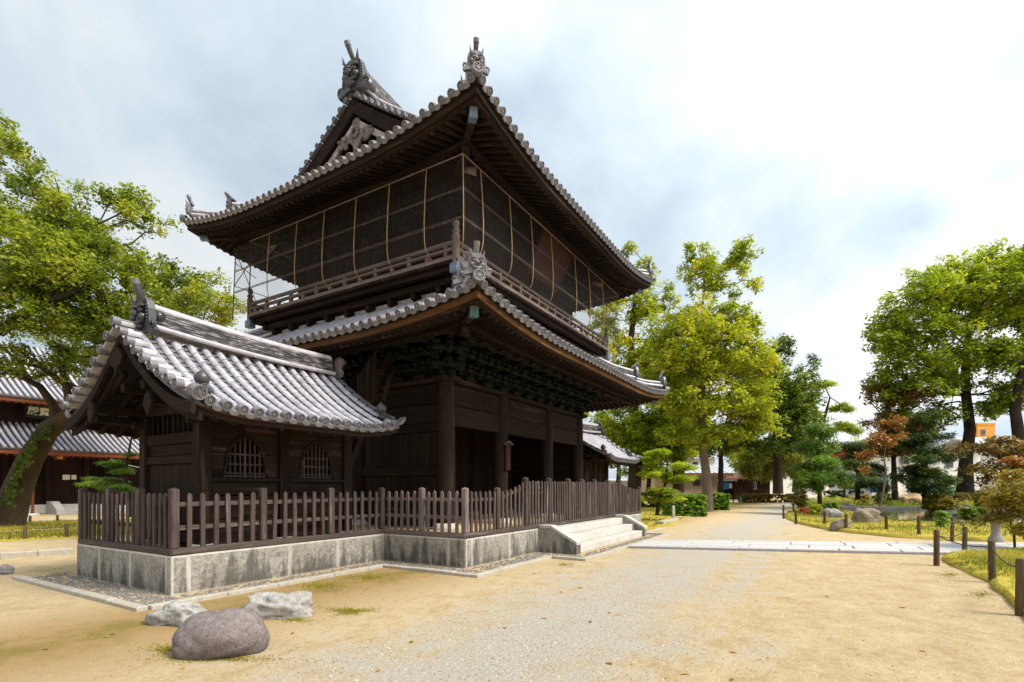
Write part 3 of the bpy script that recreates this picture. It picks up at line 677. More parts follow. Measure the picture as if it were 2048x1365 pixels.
# bracket sets
bk = MB()
def bracket_set(b):
    b.box(-.17, .17, -.17, .17, 0, .14, .03)
    for t in range(3):
        z = .16 + t * .24; out = .30 * t
        b.box(-.34 - .06 * t, .34 + .06 * t, -.055, .055, z, z + .13, .02)
        b.box(-.055, .055, -.30 - out, .30, z + .01, z + .12, .02)
        b.tube([(0, -.30 - out, z + .07), (0, -.42 - out, z + .02), (0, -.52 - out, z + .07)], [.055, .05, .02], 6)
        for xx, yy in ((-.32 - .06 * t, 0), (.32 + .06 * t, 0), (0, -.28 - out), (-.26, -.28 - out), (.26, -.28 - out)):
            b.box(xx - .075, xx + .075, yy - .075, yy + .075, z + .14, z + .225, .025)
        b.box(-.34, .34, -.33 - out, -.23 - out, z + .03, z + .12, .02)
bracket_set(bk); BRK = bk.mesh('bracket_set', 'bracket_paint')
BX = [CXS[0]] + [CXS[0] + .8, CXS[0] + 1.6] + [CXS[1]] + [CXS[1] + .7, CXS[1] + 1.4, CXS[1] + 2.1] + [CXS[2]] + [CXS[2] + .8, CXS[2] + 1.6] + [CXS[3]]
BY = [CYS[0] + 5.92 * k / 8 for k in range(9)]
for x in BX: inst('bracket_set', BRK, GATE, Matrix.Translation((x, CYS[0], 4.205)))
for y in BY:
    inst('bracket_set', BRK, GATE, Matrix.Translation((CXS[0], y, 4.205)) @ Matrix.Rotation(-math.pi / 2, 4, 'Z'))
    inst('bracket_set', BRK, GATE, Matrix.Translation((CXS[3], y, 4.205)) @ Matrix.Rotation(math.pi / 2, 4, 'Z'))
inst('bracket_set', BRK, GATE, Matrix.Translation((CXS[0], CYS[0], 4.205)) @ Matrix.Rotation(-math.pi / 4, 4, 'Z') @ Matrix.Scale(1.15, 4))
hbeam('eave_purlin', (CXS[0] - 1.0, CYS[0] - .95, 4.99), (CXS[3] + 1.0, CYS[0] - .95, 4.99), .13, .15, 'wood_dark_x'); hbeam('eave_purlin', (CXS[0] - .95, CYS[0] - 1.0, 4.987), (CXS[0] - .95, CYS[2] + 1, 4.987), .13, .15, 'wood_dark_y')
b = MB(); b.box(CXS[0] + .1, CXS[3] - .1, CYS[0] + .1, CYS[0] + .16, 4.2, 5.35); b.box(CXS[0] + .1, CXS[0] + .16, CYS[0] + .16, CYS[2], 4.2, 5.35); b.box(CXS[3] - .16, CXS[3] - .1, CYS[0] + .16, CYS[2], 4.2, 5.35); b.build('bracket_wall', 'wood_dark_x', GATE)
# waist wall, balcony ------------------------------------------------------
WX0, WX1, WY0, WY1 = 1.62, 9.44, 1.62, 7.98
b = MB(); b.box(WX0, WX1, WY0, WY1, TZ - .2, 6.62); b.build('waist_wall', 'wood_dark_x', GATE)
BX0, BX1, BY0, BY1 = .93, 10.13, .93, 8.67; FZ = 6.60
for nm, z0, z1, o_ in (('balcony_beam', 6.22, 6.38, .34), ('balcony_beam', 6.395, 6.50, .10)):
    one(nm, 'wood_dark_x', GATE, 'box', BX0 - .06 + o_, BX1 + .06 - o_, BY0 + o_, BY0 + o_ + .16, z0, z1, .012); one(nm, 'wood_dark_x', GATE, 'box', BX0 - .06 + o_, BX1 + .06 - o_, BY1 - o_ - .16, BY1 - o_, z0, z1, .012)
    one(nm, 'wood_dark_y', GATE, 'box', BX0 + o_, BX0 + o_ + .16, BY0 - .06 + o_, BY1 + .06 - o_, z0 + .003, z1 + .003, .012); one(nm, 'wood_dark_y', GATE, 'box', BX1 - o_ - .16, BX1 - o_, BY0 - .06 + o_, BY1 + .06 - o_, z0 + .003, z1 + .003, .012)
def floor_planks(x0, x1, y0, y1, ax):
    n = int((x1 - x0 if ax == 'x' else y1 - y0) / .23)
    for k in range(n):
        d = random.uniform(-.012, .012)
        if ax == 'x': w = (x1 - x0) / n; one('balcony_plank', 'wood_dark_y', GATE, 'box', x0 + w * k + .004, x0 + w * (k + 1) - .004, y0 + d, y1, FZ - .095, FZ - .02, .01)
        else: w = (y1 - y0) / n; one('balcony_plank', 'wood_dark_x', GATE, 'box', x0 + d, x1, y0 + w * k + .004, y0 + w * (k + 1) - .004, FZ - .095, FZ - .02, .01)
floor_planks(BX0, BX1, BY0, WY0, 'x'); floor_planks(BX0, WX0, WY0, BY1, 'y'); floor_planks(WX1, BX1, WY0, BY1, 'y')
for k in range(9):      # brackets under the balcony
    x = WX0 + .1 + (WX1 - WX0 - .2) * k / 8; y = WY0 + .1 + (WY1 - WY0 - .2) * k / 8
    for a, b_ in (((x, WY0 - .0, 6.12), (x, BY0 + .30, 6.12)),): one('balcony_bracket', 'wood_dark_y', GATE, 'beam', a, b_, .12, .17, .02); one('bracket_block', 'wood_dark_y', GATE, 'box', x - .1, x + .1, BY0 + .32, BY0 + .52, 6.205, 6.22)
    one('balcony_bracket', 'wood_dark_x', GATE, 'beam', (WX0, y, 6.12), (BX0 + .30, y, 6.12), .12, .17, .02); one('joist_end', 'wood_brown_x', GATE, 'beam', (WX0, y, 5.95), (BX0 + .55, y, 5.95), .11, .14, .02); one('joist_end', 'wood_brown_y', GATE, 'beam', (x, WY0, 5.95), (x, BY0 + .55, 5.95), .11, .14, .02)
rail_in = .07
R0, R1, R2, R3 = BX0 + rail_in, BX1 - rail_in, BY0 + rail_in, BY1 - rail_in
def rails(a, b_, m):
    a = V(a); b_ = V(b_); d = (b_ - a).normalized(); L = (b_ - a).length
    o = one('rail_sill', m, GATE, 'beam', a + V((0, 0, .045)), b_ + V((0, 0, .045)), .13, .10, .012)
    one('middle_rail', m, GATE, 'beam', a + V((0, 0, .235)), b_ + V((0, 0, .235)), .11, .055, .01)
    t = MB(); t.tube([a + V((0, 0, .385)) + d * -.06, (a + b_) / 2 + V((0, 0, .375)), b_ + V((0, 0, .385)) + d * .06], .05, 10); t.build('hand_rail', m, GATE)
    n = int(round(L / 1.02)); 
    for k in range(n * 2):
        p = a + d * (L * (k + .5) / (n * 2)); hh = .335 if k % 2 else .215
        one('rail_post', m[:-1] + 'z', GATE, 'box', p.x - .045, p.x + .045, p.y - .045, p.y + .045, FZ - .02 + .11, FZ - .02 + hh, .008)
zf = FZ - .02
rails((R0, R2, zf), (R1, R2, zf), 'wood_grey_x'); rails((R0, R3, zf + .003), (R0, R2, zf + .003), 'wood_grey_y'); rails((R1, R2, zf + .003), (R1, R3, zf + .003), 'wood_grey_y'); rails((R1, R3, zf), (R0, R3, zf), 'wood_grey_x')
for x, y in ((R0, R2), (R1, R2), (R0, R3), (R1, R3)):
    b = MB(); b.lathe([(.085, -.2), (.085, .47), (.09, .48), (.09, .52), (.065, .54), (.06, .58), (.085, .60), (.075, .64), (.045, .70), (.075, .74), (.082, .78), (.06, .83), (.01, .875)], 14, (x, y, zf)); b.build('corner_post', 'wood_grey_z', GATE)
    c = MB(); c.box(x - .11, x + .11, y - .11, y + .11, zf - .32, zf - .10, .02); c.build('post_foot', 'patina_blue', GATE)
# upper storey walls --------------------------------------------------------
UX0, UX1, UY0, UY1 = 2.05, 9.01, 2.05, 7.55
for (x0, x1, y0, y1, ax, n) in ((UX0, UX1, UY0, UY0, 'x', 3), (UX0, UX1, UY1, UY1, 'x', 3), (UX0, UX0, UY0, UY1, 'y', 2), (UX1, UX1, UY0, UY1, 'y', 2)):
    for k in range(n + 1):
        x = x0 + (x1 - x0) * k / n; y = y0 + (y1 - y0) * k / n
        if ax == 'y' and k in (0, n): continue
        b = MB(); b.lathe([(.16, zf), (.16, 8.0), (.14, 8.25)], 14, (x, y, 0)); b.build('upper_column', 'wood_dark_z', GATE)
    L = max(x1 - x0, y1 - y0); m_ = int(L / .35)
    for k in range(m_):
        a0, a1 = L * k / m_ + .004, L * (k + 1) / m_ - .004; dx = random.uniform(-.01, .01)
        if ax == 'x': one('wall_plank', 'wood_dark_z', GATE, 'box', x0 + a0, x0 + a1, y0 - .03 + dx, y0 + .03 + dx, zf, 8.2, .006)
        else: one('wall_plank', 'wood_dark_z', GATE, 'box', x0 - .03 + dx, x0 + .03 + dx, y0 + a0, y0 + a1, zf, 8.2, .006)
    for z in (6.75, 7.35, 8.0):
        if ax == 'x': one('wall_rail', 'wood_dark_x', GATE, 'box', x0, x1, y0 - .09, y0 + .09, z, z + .16, .012)
        else: one('wall_rail', 'wood_dark_y', GATE, 'box', x0 - .085, x0 + .085, y0 + .1, y1 - .1, z + .002, z + .158, .012)
for k in range(9):
    x = UX0 + (UX1 - UX0) * k / 8; inst('bracket_set', BRK, GATE, Matrix.Translation((x, UY0, 8.22)) @ Matrix.Scale(.85, 4))
    y = UY0 + (UY1 - UY0) * k / 8; inst('bracket_set', BRK, GATE, Matrix.Translation((UX0, y, 8.22)) @ Matrix.Rotation(-math.pi / 2, 4, 'Z') @ Matrix.Scale(.85, 4))
one('upper_ceiling', 'wood_dark_x', GATE, 'box', UX0 - .3, UX1 + .3, UY0 - .3, UY1 + .3, 8.95, 9.05)
# stair enclosure at the side, between annex and gate
b = MB(); b.beam((.2, 3.15, 3.2), (1.35, 3.15, 5.0), .08, .26, .012); b.beam((.2, 3.9, 3.2), (1.35, 3.9, 5.0), .08, .26, .012)
for k in range(8): b.box(.25 + k * .14, .45 + k * .14, 3.19, 3.86, 3.3 + k * .22, 3.34 + k * .22)
b.build('inner_stair', 'wood_dark_x', GATE)
for k in range(8): one('stair_slat', 'wood_brown_z', GATE, 'box', .02 + k * .075, .05 + k * .075, 2.98, 3.03, 3.6, 4.05 + k * .10 + random.uniform(-.02, .02), .005)
b = MB(); b.tube([(.75, 2.95, 3.6), (.95, 2.95, 4.2), (1.15, 2.95, 4.45), (1.6, 2.95, 4.5)], .06, 8); b.build('curved_brace', 'wood_brown_z', GATE)
# bird net ------------------------------------------------------------------
NET = thing('bird_net', 'wire bird net on bamboo-coloured rods hung round the gate balcony', 'net', (.7, .7, FZ))
nx0, nx1, ny0, ny1 = .74, 10.32, .62, 8.98; nt_, nb_ = 8.62, 6.56
one('top_rail', 'wood_grey_x', NET, 'beam', (nx0, ny0, nt_), (nx1, ny0, nt_), .024, .024); one('top_rail', 'wood_grey_x', NET, 'beam', (nx0, ny0, nt_), (nx0, ny1 - .8, nt_), .024, .024)
one('top_rail', 'wood_grey_x', NET, 'beam', (nx1, ny0, nt_), (nx1, ny1 - .8, nt_), .03, .03); one('top_rail', 'wood_grey_x', NET, 'beam', (nx0, ny1 - .8, nt_), (nx1, ny1 - .8, nt_), .03, .03)
for z in (7.90, 7.93, 7.28, 7.315):
    one('net_wire', 'wood_fence_x', NET, 'beam', (nx0, ny0, z), (nx1, ny0, z), .011, .014); one('net_wire', 'wood_fence_x', NET, 'beam', (nx0, ny0, z), (nx0, ny1, z), .011, .014)
def rod(x, y, ox, oy):
    b = MB(); zz = [nt_, 8.0, 7.4, 7.0, 6.82, 6.70, 6.62]; oo = [0, .05, .08, .07, .03, -.08, -.22]
    b.tube([(x + ox * o, y + oy * o, z) for z, o in zip(zz, oo)], .0115, 7); b.build('rod', 'bamboo', NET)
for y in (1.62, 2.74, 3.84, 5.0, 6.09, 7.28): rod(nx0, y, -1, 0)
for x in (1.39, 2.61, 3.67, 4.81, 6.39, 7.47, 8.65): rod(x, ny0, 0, -1)
rod(nx0, ny0, -.7, -.7)
for y in (8.2, 8.98):
    one('net_post', 'wire', NET, 'beam', (nx0 - .05, y, 6.5), (nx0 + .05, y, 8.62), .022, .022)
for a, b_ in (((nx0, 7.9, 8.2), (nx0, 8.98, 7.5)), ((nx0, 8.98, 8.2), (nx0, 7.9, 7.5)), ((nx0, 8.98, 8.62), (nx0 + 1.0, 8.98, 6.6)), ((nx0, 8.98, 7.5), (nx1, 8.98, 7.5))): one('net_wire', 'wire', NET, 'beam', a, b_, .016, .016)
b = MB(); c = .045
for i in range(int((nx1 - nx0) / c)): x = nx0 + i * c; b.box(x, x + .0035, ny0, ny0 + .003, 6.66, nt_)
for i in range(int((ny1 - ny0) / c)): y = ny0 + i * c; b.box(nx0, nx0 + .003, y, y + .0035, 6.66, nt_)
for k in range(int(1.95 / c)): z = 6.66 + k * c; b.box(nx0, nx1, ny0 - .003, ny0, z, z + .0035); b.box(nx0 - .003, nx0, ny0, ny1, z, z + .0035)
struct(b.build('net_mesh', 'wire', NET), 'stuff')
# plaques ---------------------------------------------------------------------
PL = thing('framed_plaque', 'large framed plaque tilted forward under the upper eaves of the gate', 'plaque', (5.53, .9, 7.9))
fm = frame((5.53, 1.0, 8.2), (1, 0, 0), (0, -.5, -.87), (0, .87, -.5)); fm = frame((5.53, 1.0, 8.2), V((1, 0, 0)), V((0, -.45, .89)).normalized(), V((0, -.89, -.45)).normalized())
b = MB(); b.ob((0, 0, 0), (.82, 0, 0), (0, .55, 0), (0, 0, .03), .01); b.build('board', 'plaque_red', PL, fm)
for c_, hx, hy in (((0, .58, .02), .92, .06), ((0, -.58, .02), .92, .06), ((.86, 0, .02), .06, .52), ((-.86, 0, .02), .06, .52)):
    b = MB(); b.ob(c_, (hx, 0, 0), (0, hy, 0), (0, 0, .05), .015); b.build('frame', 'plaque_red', PL, fm)
for x in (5.0, 6.06): one('hanger_rod', 'bamboo', PL, 'beam', (x, .85, 8.55), (x, .85, 8.85), .02, .02)
SP = thing('wooden_plaque', 'small upright wooden plaque with a gabled cap on the gate column', 'plaque', (4.13, 1.58, 2.05))
b = MB(); b.ob((4.13, 1.60, 2.40), (.11, 0, 0), (0, .025, 0), (0, 0, .36), .006); b.build('board', 'plaque_red', SP)
b = MB(); b.prism([(-.17, 0), (0, .09), (.17, 0), (.17, -.03), (0, .06), (-.17, -.03)], (4.13, 1.59, 2.77), (1, 0, 0), (0, 0, 1), (0, 1, 0), .12); b.build('cap', 'wood_grey_x', SP)
# ------------------------------------------------------------------ side annex (stair pavilion), built once at the left and mirrored to the right
AX0, AX1, AYF, AYB, AYR, AZE, ARUN = -4.45, -.30, 1.42, 5.36, 3.39, 2.70, 1.97
class Slope:
    def z(s, d): t = d / ARUN; return 1.32 * (.62 * t + .38 * t * t)
    def P(s, side, x, d, dz=0.0):
        e = max(0.0, 1 - min(x - AX0, AX1 - x) / 1.1) ** 2 * .17 * max(0, 1 - d / ARUN * .8)
        return V((x, AYF + d if side == 'F' else AYB - d, AZE + s.z(d) + e + dz))
    def fr(s, side, x, d, dz=0.0):
        p = s.P(side, x, d, dz); t = (s.P(side, x, d + .02) - s.P(side, x, d - .02)).normalized(); e = V((-1, 0, 0)) if side == 'F' else V((1, 0, 0)); y = e; return frame(p, t, y, t.cross(y))
SL = Slope()
def annex(name, label):
    T = thing(name, label, 'annex', (-2.2, 3.6, .58))
    bb = MB(); xc = [AX0 + .1 + (AX1 - AX0 - .15) * i / 16 for i in range(17)]
    for xa_, xb_ in zip(xc[:-1], xc[1:]):
        q_ = lambda x: [SL.P('F', x, ARUN * i / 8, -.05) for i in range(9)] + [SL.P('B', x, ARUN * i / 8, -.05) for i in range(7, -1, -1)]
        bb.strip(q_(xa_), q_(xb_), (0, 0, -.04))
    roof = bb.build('roof', 'tile_dark', T)
    pitch = .243; n = 16; xs = [-4.11 + pitch * k for k in range(n)]
    for side in 'FB':
        for k, x in enumerate(xs):
            nt = 9
            for i in range(nt):
                inst('cover_tile', COVER_S, roof, SL.fr(side, x, -.03 + i * .219, .006 + random.uniform(-.002, .003)) @ Matrix.Rotation(random.uniform(-.012, .012), 4, 'Z'))
            inst('eave_disc', DISC, roof, SL.fr(side, x, -.05, .03))
            xm = x + pitch / 2
            if k < n - 1:
                inst('eave_lip_tile', LIP, roof, SL.fr(side, xm, -.045, -.005))
                if side == 'F':
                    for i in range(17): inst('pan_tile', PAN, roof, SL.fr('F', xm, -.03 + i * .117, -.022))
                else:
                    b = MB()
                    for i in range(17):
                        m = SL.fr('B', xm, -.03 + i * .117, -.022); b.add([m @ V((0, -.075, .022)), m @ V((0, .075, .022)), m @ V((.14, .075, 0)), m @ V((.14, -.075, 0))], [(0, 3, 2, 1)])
                    b.build('pan_row', 'tile_pan_shaded', roof)
        # verge barrels lying outwards over the gable edge
        d = .12
        for k in range(9):
            p = SL.P(side, AX0, d, .065); p.x = AX0 - .02; t = (SL.P(side, -2, d + .05) - SL.P(side, -2, d - .05)).normalized(); ax = V((1, 0, 0)); nn = ax.cross(t)
            if nn.z < 0: t = -t; nn = -nn
            inst('verge_tile', COVER_S, roof, frame(p, ax, t, nn)); inst('verge_disc', DISC_S, roof, frame(p + V((-.012, 0, .01)), ax, t, nn))
            if k < 8:
                b = MB(); p2 = SL.P(side, AX0, d + .115, .03); b.ob(V((AX0 + .11, p2.y, p2.z)), V((.12, 0, 0)), t * .09, nn * .012); b.build('verge_flat_tile', 'tile', roof)
            d += .232
        # barge boards with a lower moulding, and pendant
        for xx, off, hh, th, m_ in ((AX0 + .06, -.06, .135, .06, 'wood_dark_y'), (AX0 + .16, -.20, .09, .05, 'wood_dark_y')):
            A = []; B = []
            for i in range(14):
                dd = -.10 + (ARUN + .10) * i / 13; p = SL.P(side, -2.2, dd, off + .12 * max(0, 1 - dd / .9) ** 2); p.x = xx; A.append(p); B.append(p - V((0, 0, hh * (1.25 - .3 * i / 13))))
            b = MB(); b.strip(A, B, (th, 0, 0)); b.build('barge_board', m_, T)
        # corner peach ornaments standing on scroll tiles
        for xo, d_ in ((AX0 + .48, .42), (AX1 - .22, .30)):
            p = SL.P(side, xo, d_, .08); b = MB(); b.lathe([(.02, -.02), (.06, 0), (.05, .05), (.085, .08), (.108, .14), (.10, .19), (.06, .24), (.015, .275), (.004, .30)], 16, p); o = b.build('peach_ornament', 'tile_dark', roof)
            c = MB(); c.blob(p + V((0, -.03 if side == 'F' else .03, -.03)), .12, .10, .05, 3, .15, 12, 7)
            for r_ in (.05, .08, .11): c.tube([p + V((r_ * math.cos(a), -.10 if side == 'F' else .10, -.05 + r_ * math.sin(a))) for a in [math.pi * k / 8 for k in range(9)]], .009, 5)
            c.build('scroll_base', 'tile_dark', o)
        # right-hand flat verge courses and upturned corner tile
        for j, (xo, mm) in enumerate(((AX1 - .14, 'tile_edge'), (AX1 - .02, 'tile_edge'))):
            for i in range(8):
                m = SL.fr(side, xo, .16 + i * .235, .05 + .012 * j); b = MB(); b.ob(m @ V((.115, 0, 0)), (m.to_3x3() @ V((.112, 0, 0))), (m.to_3x3() @ V((0, .055, 0))), (m.to_3x3() @ V((0, 0, .016))), .006); b.build('verge_flat_tile', mm, roof)
        ys = -1 if side == 'F' else 1
        b = MB(); e0 = SL.P(side, AX1, .0, .02); A = []; B = []
        for k in range(6):
            t = k / 5; A.append(e0 + V((.0 + .16 * t, ys * (-.02 + .02 * t), .02 + .11 * t * t))); B.append(e0 + V((.0 + .16 * t, -ys * .22 * (1 - .3 * t), .03 + .10 * t * t)))
        b.strip(A, B, (0, 0, -.07)); b.build('corner_tile', 'tile_edge', roof)
        inst('corner_disc', DISC_B, roof, SL.fr(side, AX0 + .17, -.10, .085)); inst('corner_tile', cover_corner, roof, SL.fr(side, AX0 + .17, -.06, .05))
        # eave timbers
        for z0, z1, dd, m_ in ((-.05, -.11, .02, 'wood_fascia_x'), (-.112, -.20, .07, 'wood_brown_x')):
            A = [SL.P(side, AX0 + .1 + (AX1 - AX0 - .1) * i / 20, dd, z0) for i in range(21)]; B = [V((p.x, p.y - ys * .08, p.z)) for p in A]
            b = MB(); b.strip(A, B, (0, 0, z1 - z0)); b.build('fascia', m_, T)
        for k in range(15):
            x = AX0 + .25 + (AX1 - AX0 - .45) * k / 14
            b = MB(); b.beam(SL.P(side, x, .10, -.22), SL.P(side, x, 1.7, -.40), .085, .10, .03); b.build('rafter', 'wood_dark_y', T)  # darker timber than the posts: shade under the gable put into the colour
    # ridge with stacked courses, demon tile and horn
    rp = [(AX0 + .42 + (AX1 - AX0 - .55) * i / 12, AYR, 4.0 + .13 * (1 - i / 12) ** 2.2 + .03 * (i / 12) ** 2) for i in range(13)]
    rd = path_ridge(roof, rp, .28, .33, 8, .085, 'main_ridge')
    onigawara(roof, (AX0 + .40, AYR, 3.98), (-1, 0, 0), .56); toribusuma(roof, (AX0 + .42, AYR, 4.50), (-1, 0, 0), .36, .055, 1.1)
    for s_ in (-1, 1):
        b = MB(); b.lathe([(.01, -.05), (.07, -.04), (.075, .04), (.01, .05)], 12); b.build('scroll_tile', 'tile_dark', roof, frame((AX0 + .55, AYR + s_ * .17, 4.33), V((1, 0, 0)), V((0, 0, 1)), V((0, -1, 0))))
    b = MB(); b.prism([(0, -.22), (.10, -.2), (.14, -.1), (.08, -.02), (.12, .06), (.20, .12), (.14, .2), (.02, .22), (-.04, .1)], (AX1 + .0, AYR - .1, 4.22), (1, 0, 0), (0, 0, 1), (0, 1, 0), .12); b.build('ridge_end_scroll', 'carving', roof)
    for z in (SL.P('F', -2, ARUN, -.45).z,):
        b = MB(); b.prism([(0, .2), (.10, .12), (.22, .02), (.16, -.10), (.06, -.14), (0, -.30), (-.06, -.14), (-.16, -.10), (-.22, .02), (-.10, .12)], (AX0 + .03, AYR, z), (0, 1, 0), (0, 0, 1), (1, 0, 0), .05); b.build('pendant_carving', 'wood_dark_z', T)
        for s_ in (-1, 1):
            b = MB(); p = SL.P('F', -2, ARUN - .95, -.42); b.prism([(0, .15), (.1, .06), (.12, -.06), (0, -.22), (-.12, -.06), (-.1, .06)], (AX0 + .05, AYR + s_ * .95, p.z), (0, 1, 0), (0, 0, 1), (1, 0, 0), .05); b.build('pendant_carving', 'wood_dark_z', T)
    # walls
    X = [-3.48, -2.04, -.55]; Y0, Y1 = 2.75, 4.55; WT = 2.72
    for y in (Y0, Y1):
        for k, x in enumerate(X): one('post', 'wood_brown_z', T, 'box', x - .105, x + .105, y - .105, y + .105, .66, WT + .12, .015); one('post_stone', 'granite_smooth', T, 'box', x - .17, x + .17, y - .17, y + .17, .56, .66, .02)
    for y in (Y0, Y1):
        one('wall_plate', 'wood_dark_x', T, 'box', X[0] - .8, X[2] + .45, y - .09, y + .09, WT + .12, WT + .27, .015)  # plate also in the dark tone that paints the gable shade
        one('tie_beam', 'wood_brown_x', T, 'box', X[0] - .25, X[2] + .25, y - .05, y + .05, WT - .10, WT + .02, .01)
        for i in range(2):
            xa, xb = X[i] + .105, X[i + 1] - .105
            for k in range(7): one('vent_slat', 'wood_brown_z', T, 'box', xa + .1 + k * (xb - xa - .2) / 6 - .012, xa + .1 + k * (xb - xa - .2) / 6 + .012, y - .015, y + .015, WT + .022, WT + .118)
            one('window_sill', 'wood_brown_x', T, 'box', xa - .02, xb + .02, y - .12, y + .06, 1.68, 1.74, .008)
            one('wall_board', 'wood_brown_x', T, 'box', xa, xb, y - .03, y + .03, 1.45, 1.675, .008); one('wall_board', 'wood_brown_x', T, 'box', xa, xb, y - .05, y + .03, 1.05, 1.43, .008); one('wall_board', 'wood_brown_x', T, 'box', xa, xb, y - .03, y + .03, .62, 1.045, .008)
            # board wall cut to the bell-shaped window
            xm = (xa + xb) / 2; ww = .41; bell = []
            for z, w in ((1.74, 1.0), (1.80, .90), (1.90, .84), (2.02, .80), (2.14, .74), (2.24, .64), (2.32, .50), (2.38, .32), (2.42, .14), (2.445, 0.0)): bell.append((w * ww, z))
            def wz(zq):
                for (w0, z0), (w1, z1) in zip(bell[:-1], bell[1:]):
                    if z0 <= zq <= z1: return w0 + (w1 - w0) * (zq - z0) / (z1 - z0)
                return 0.0
            for z0, z1 in ((1.742, 1.935), (1.94, 2.155), (2.16, 2.38), (2.385, WT - .102)):
                for s_ in (-1, 1):
                    zs = [z0 + (z1 - z0) * q / 6 for q in range(7)]; b = MB()
                    b.strip([(xm + s_ * wz(z), y - .025, z) for z in zs], [(xb if s_ > 0 else xa, y - .025, z) for z in zs], (0, .05, 0)); b.build('wall_board', 'wood_brown_x', T)
            pts = [(xm + s_ * w, z) for s_, L_ in ((-1, bell), (1, bell[::-1][1:])) for w, z in L_]
            out = [(xm + (px - xm) * 1.13, 1.74 + (pz - 1.74) * 1.09) for px, pz in pts]; b = MB()
            b.strip([(px, y - .055, pz) for px, pz in pts], [(px, y - .055, pz) for px, pz in out], (0, .06, 0)); wf = b.build('window_frame', 'wood_brown_x', T)
            for k in range(9):
                x = xm - .36 + k * .09; top = 1.76
                while top < 2.44 and wz(top) > abs(x - xm): top += .01
                if top > 1.80: one('window_bar', 'wood_fence_z', wf, 'box', x - .013, x + .013, y - .02, y + .012, 1.74, top + .01, .003)
            for z in (1.775, 1.825, 1.98, 2.15): one('window_bar', 'wood_fence_x', wf, 'box', xm - wz(z), xm + wz(z), y - .008, y + .008, z - .012, z + .012)
    one('interior_shade_block', 'black', T, 'box', X[0] + .12, X[2] - .12, Y0 + .25, Y1 - .25, .62, WT + .1)  # solid black block painted in for the darkness of the room
    for x in (X[0], X[2]):
        ya, yb = Y0 + .105, Y1 - .105
        for z0, z1 in ((WT + .12, WT + .27), (2.32, 2.50), (1.98, 2.12), (.66, .82)): one('wall_rail', 'wood_brown_y', T, 'box', x - .07, x + .07, ya - (.8 if z0 > 2.7 else 0), yb + (.8 if z0 > 2.7 else 0), z0, z1, .01)
        for k in range(6):
            w = (yb - ya) / 6; one('door_plank', 'wood_brown_z', T, 'box', x - .02, x + .025, ya + w * k + .003, ya + w * (k + 1) - .003, .83, 1.975, .005)
        for z0, z1 in ((2.125, 2.315),): one('wall_board', 'wood_brown_y', T, 'box', x - .025, x + .025, ya, yb, z0, z1, .006)
        for k in range(9): one('vent_slat', 'wood_brown_z', T, 'box', x - .012, x + .012, ya + .12 + k * .17, ya + .15 + k * .17, 2.505, WT + .115)
        b = MB(); b.prism([(-.85, 0), (.85, 0), (.55, .35), (.2, .62), (0, .72), (-.2, .62), (-.55, .35)], (x, 3.62, WT + .28), (0, 1, 0), (0, 0, 1), (1, 0, 0), .06); b.build('gable_board', 'wood_dark_y', T)
    for y in (3.0, 3.65, 4.3): one('purlin', 'wood_dark_x', T, 'beam', (AX0 + .2, y, WT + .45), (AX1 - .1, y, WT + .45), .12, .14, .015)  # purlins darkened by material to look shaded inside the gable
    for y in (AYF + .75, AYB - .75): one('purlin', 'wood_dark_x', T, 'beam', (AX0 + .2, y, 2.74), (AX1 - .1, y, 2.74), .11, .12, .015)
    one('brace', 'wood_brown_z', T, 'beam', (X[2] + .02, Y0 - .02, 1.95), (X[2] + .48, Y0 - .02, WT + .1), .12, .16, .02)
    return T
cover_corner = cover_tile_mesh(.098, .30)
A1 = annex('stair_annex', 'small tiled annex with bell-shaped windows at the left of the gate')
A2 = bpy.data.objects.new('stair_annex', None); link(A2, None, WM[A1.name].copy()); tag(A2, 'small tiled annex seen beyond the far right column of the gate', 'annex')
MIR = Matrix.Translation((11.06, 0, 0)) @ Matrix.Scale(-1, 4, (1, 0, 0))
def mirror_tree(o, parent):
    for ch in [c for c in KIDS.get(o.name, [])]:
        c = ch.copy(); link(c, parent, MIR @ WM[ch.name]); mirror_tree(ch, c)
KIDS = {}
for o in list(COL.objects):
    if o.parent: KIDS.setdefault(o.parent.name, []).append(o)
mirror_tree(A1, A2)
# ------------------------------------------------------------------ ground
b = MB(); G = 900
b.add([(-G, -G, 0), (G, -G, 0), (G, G, 0), (-G, G, 0)], [(0, 1, 2, 3)]); struct(b.build('ground', 'sand_ground'))
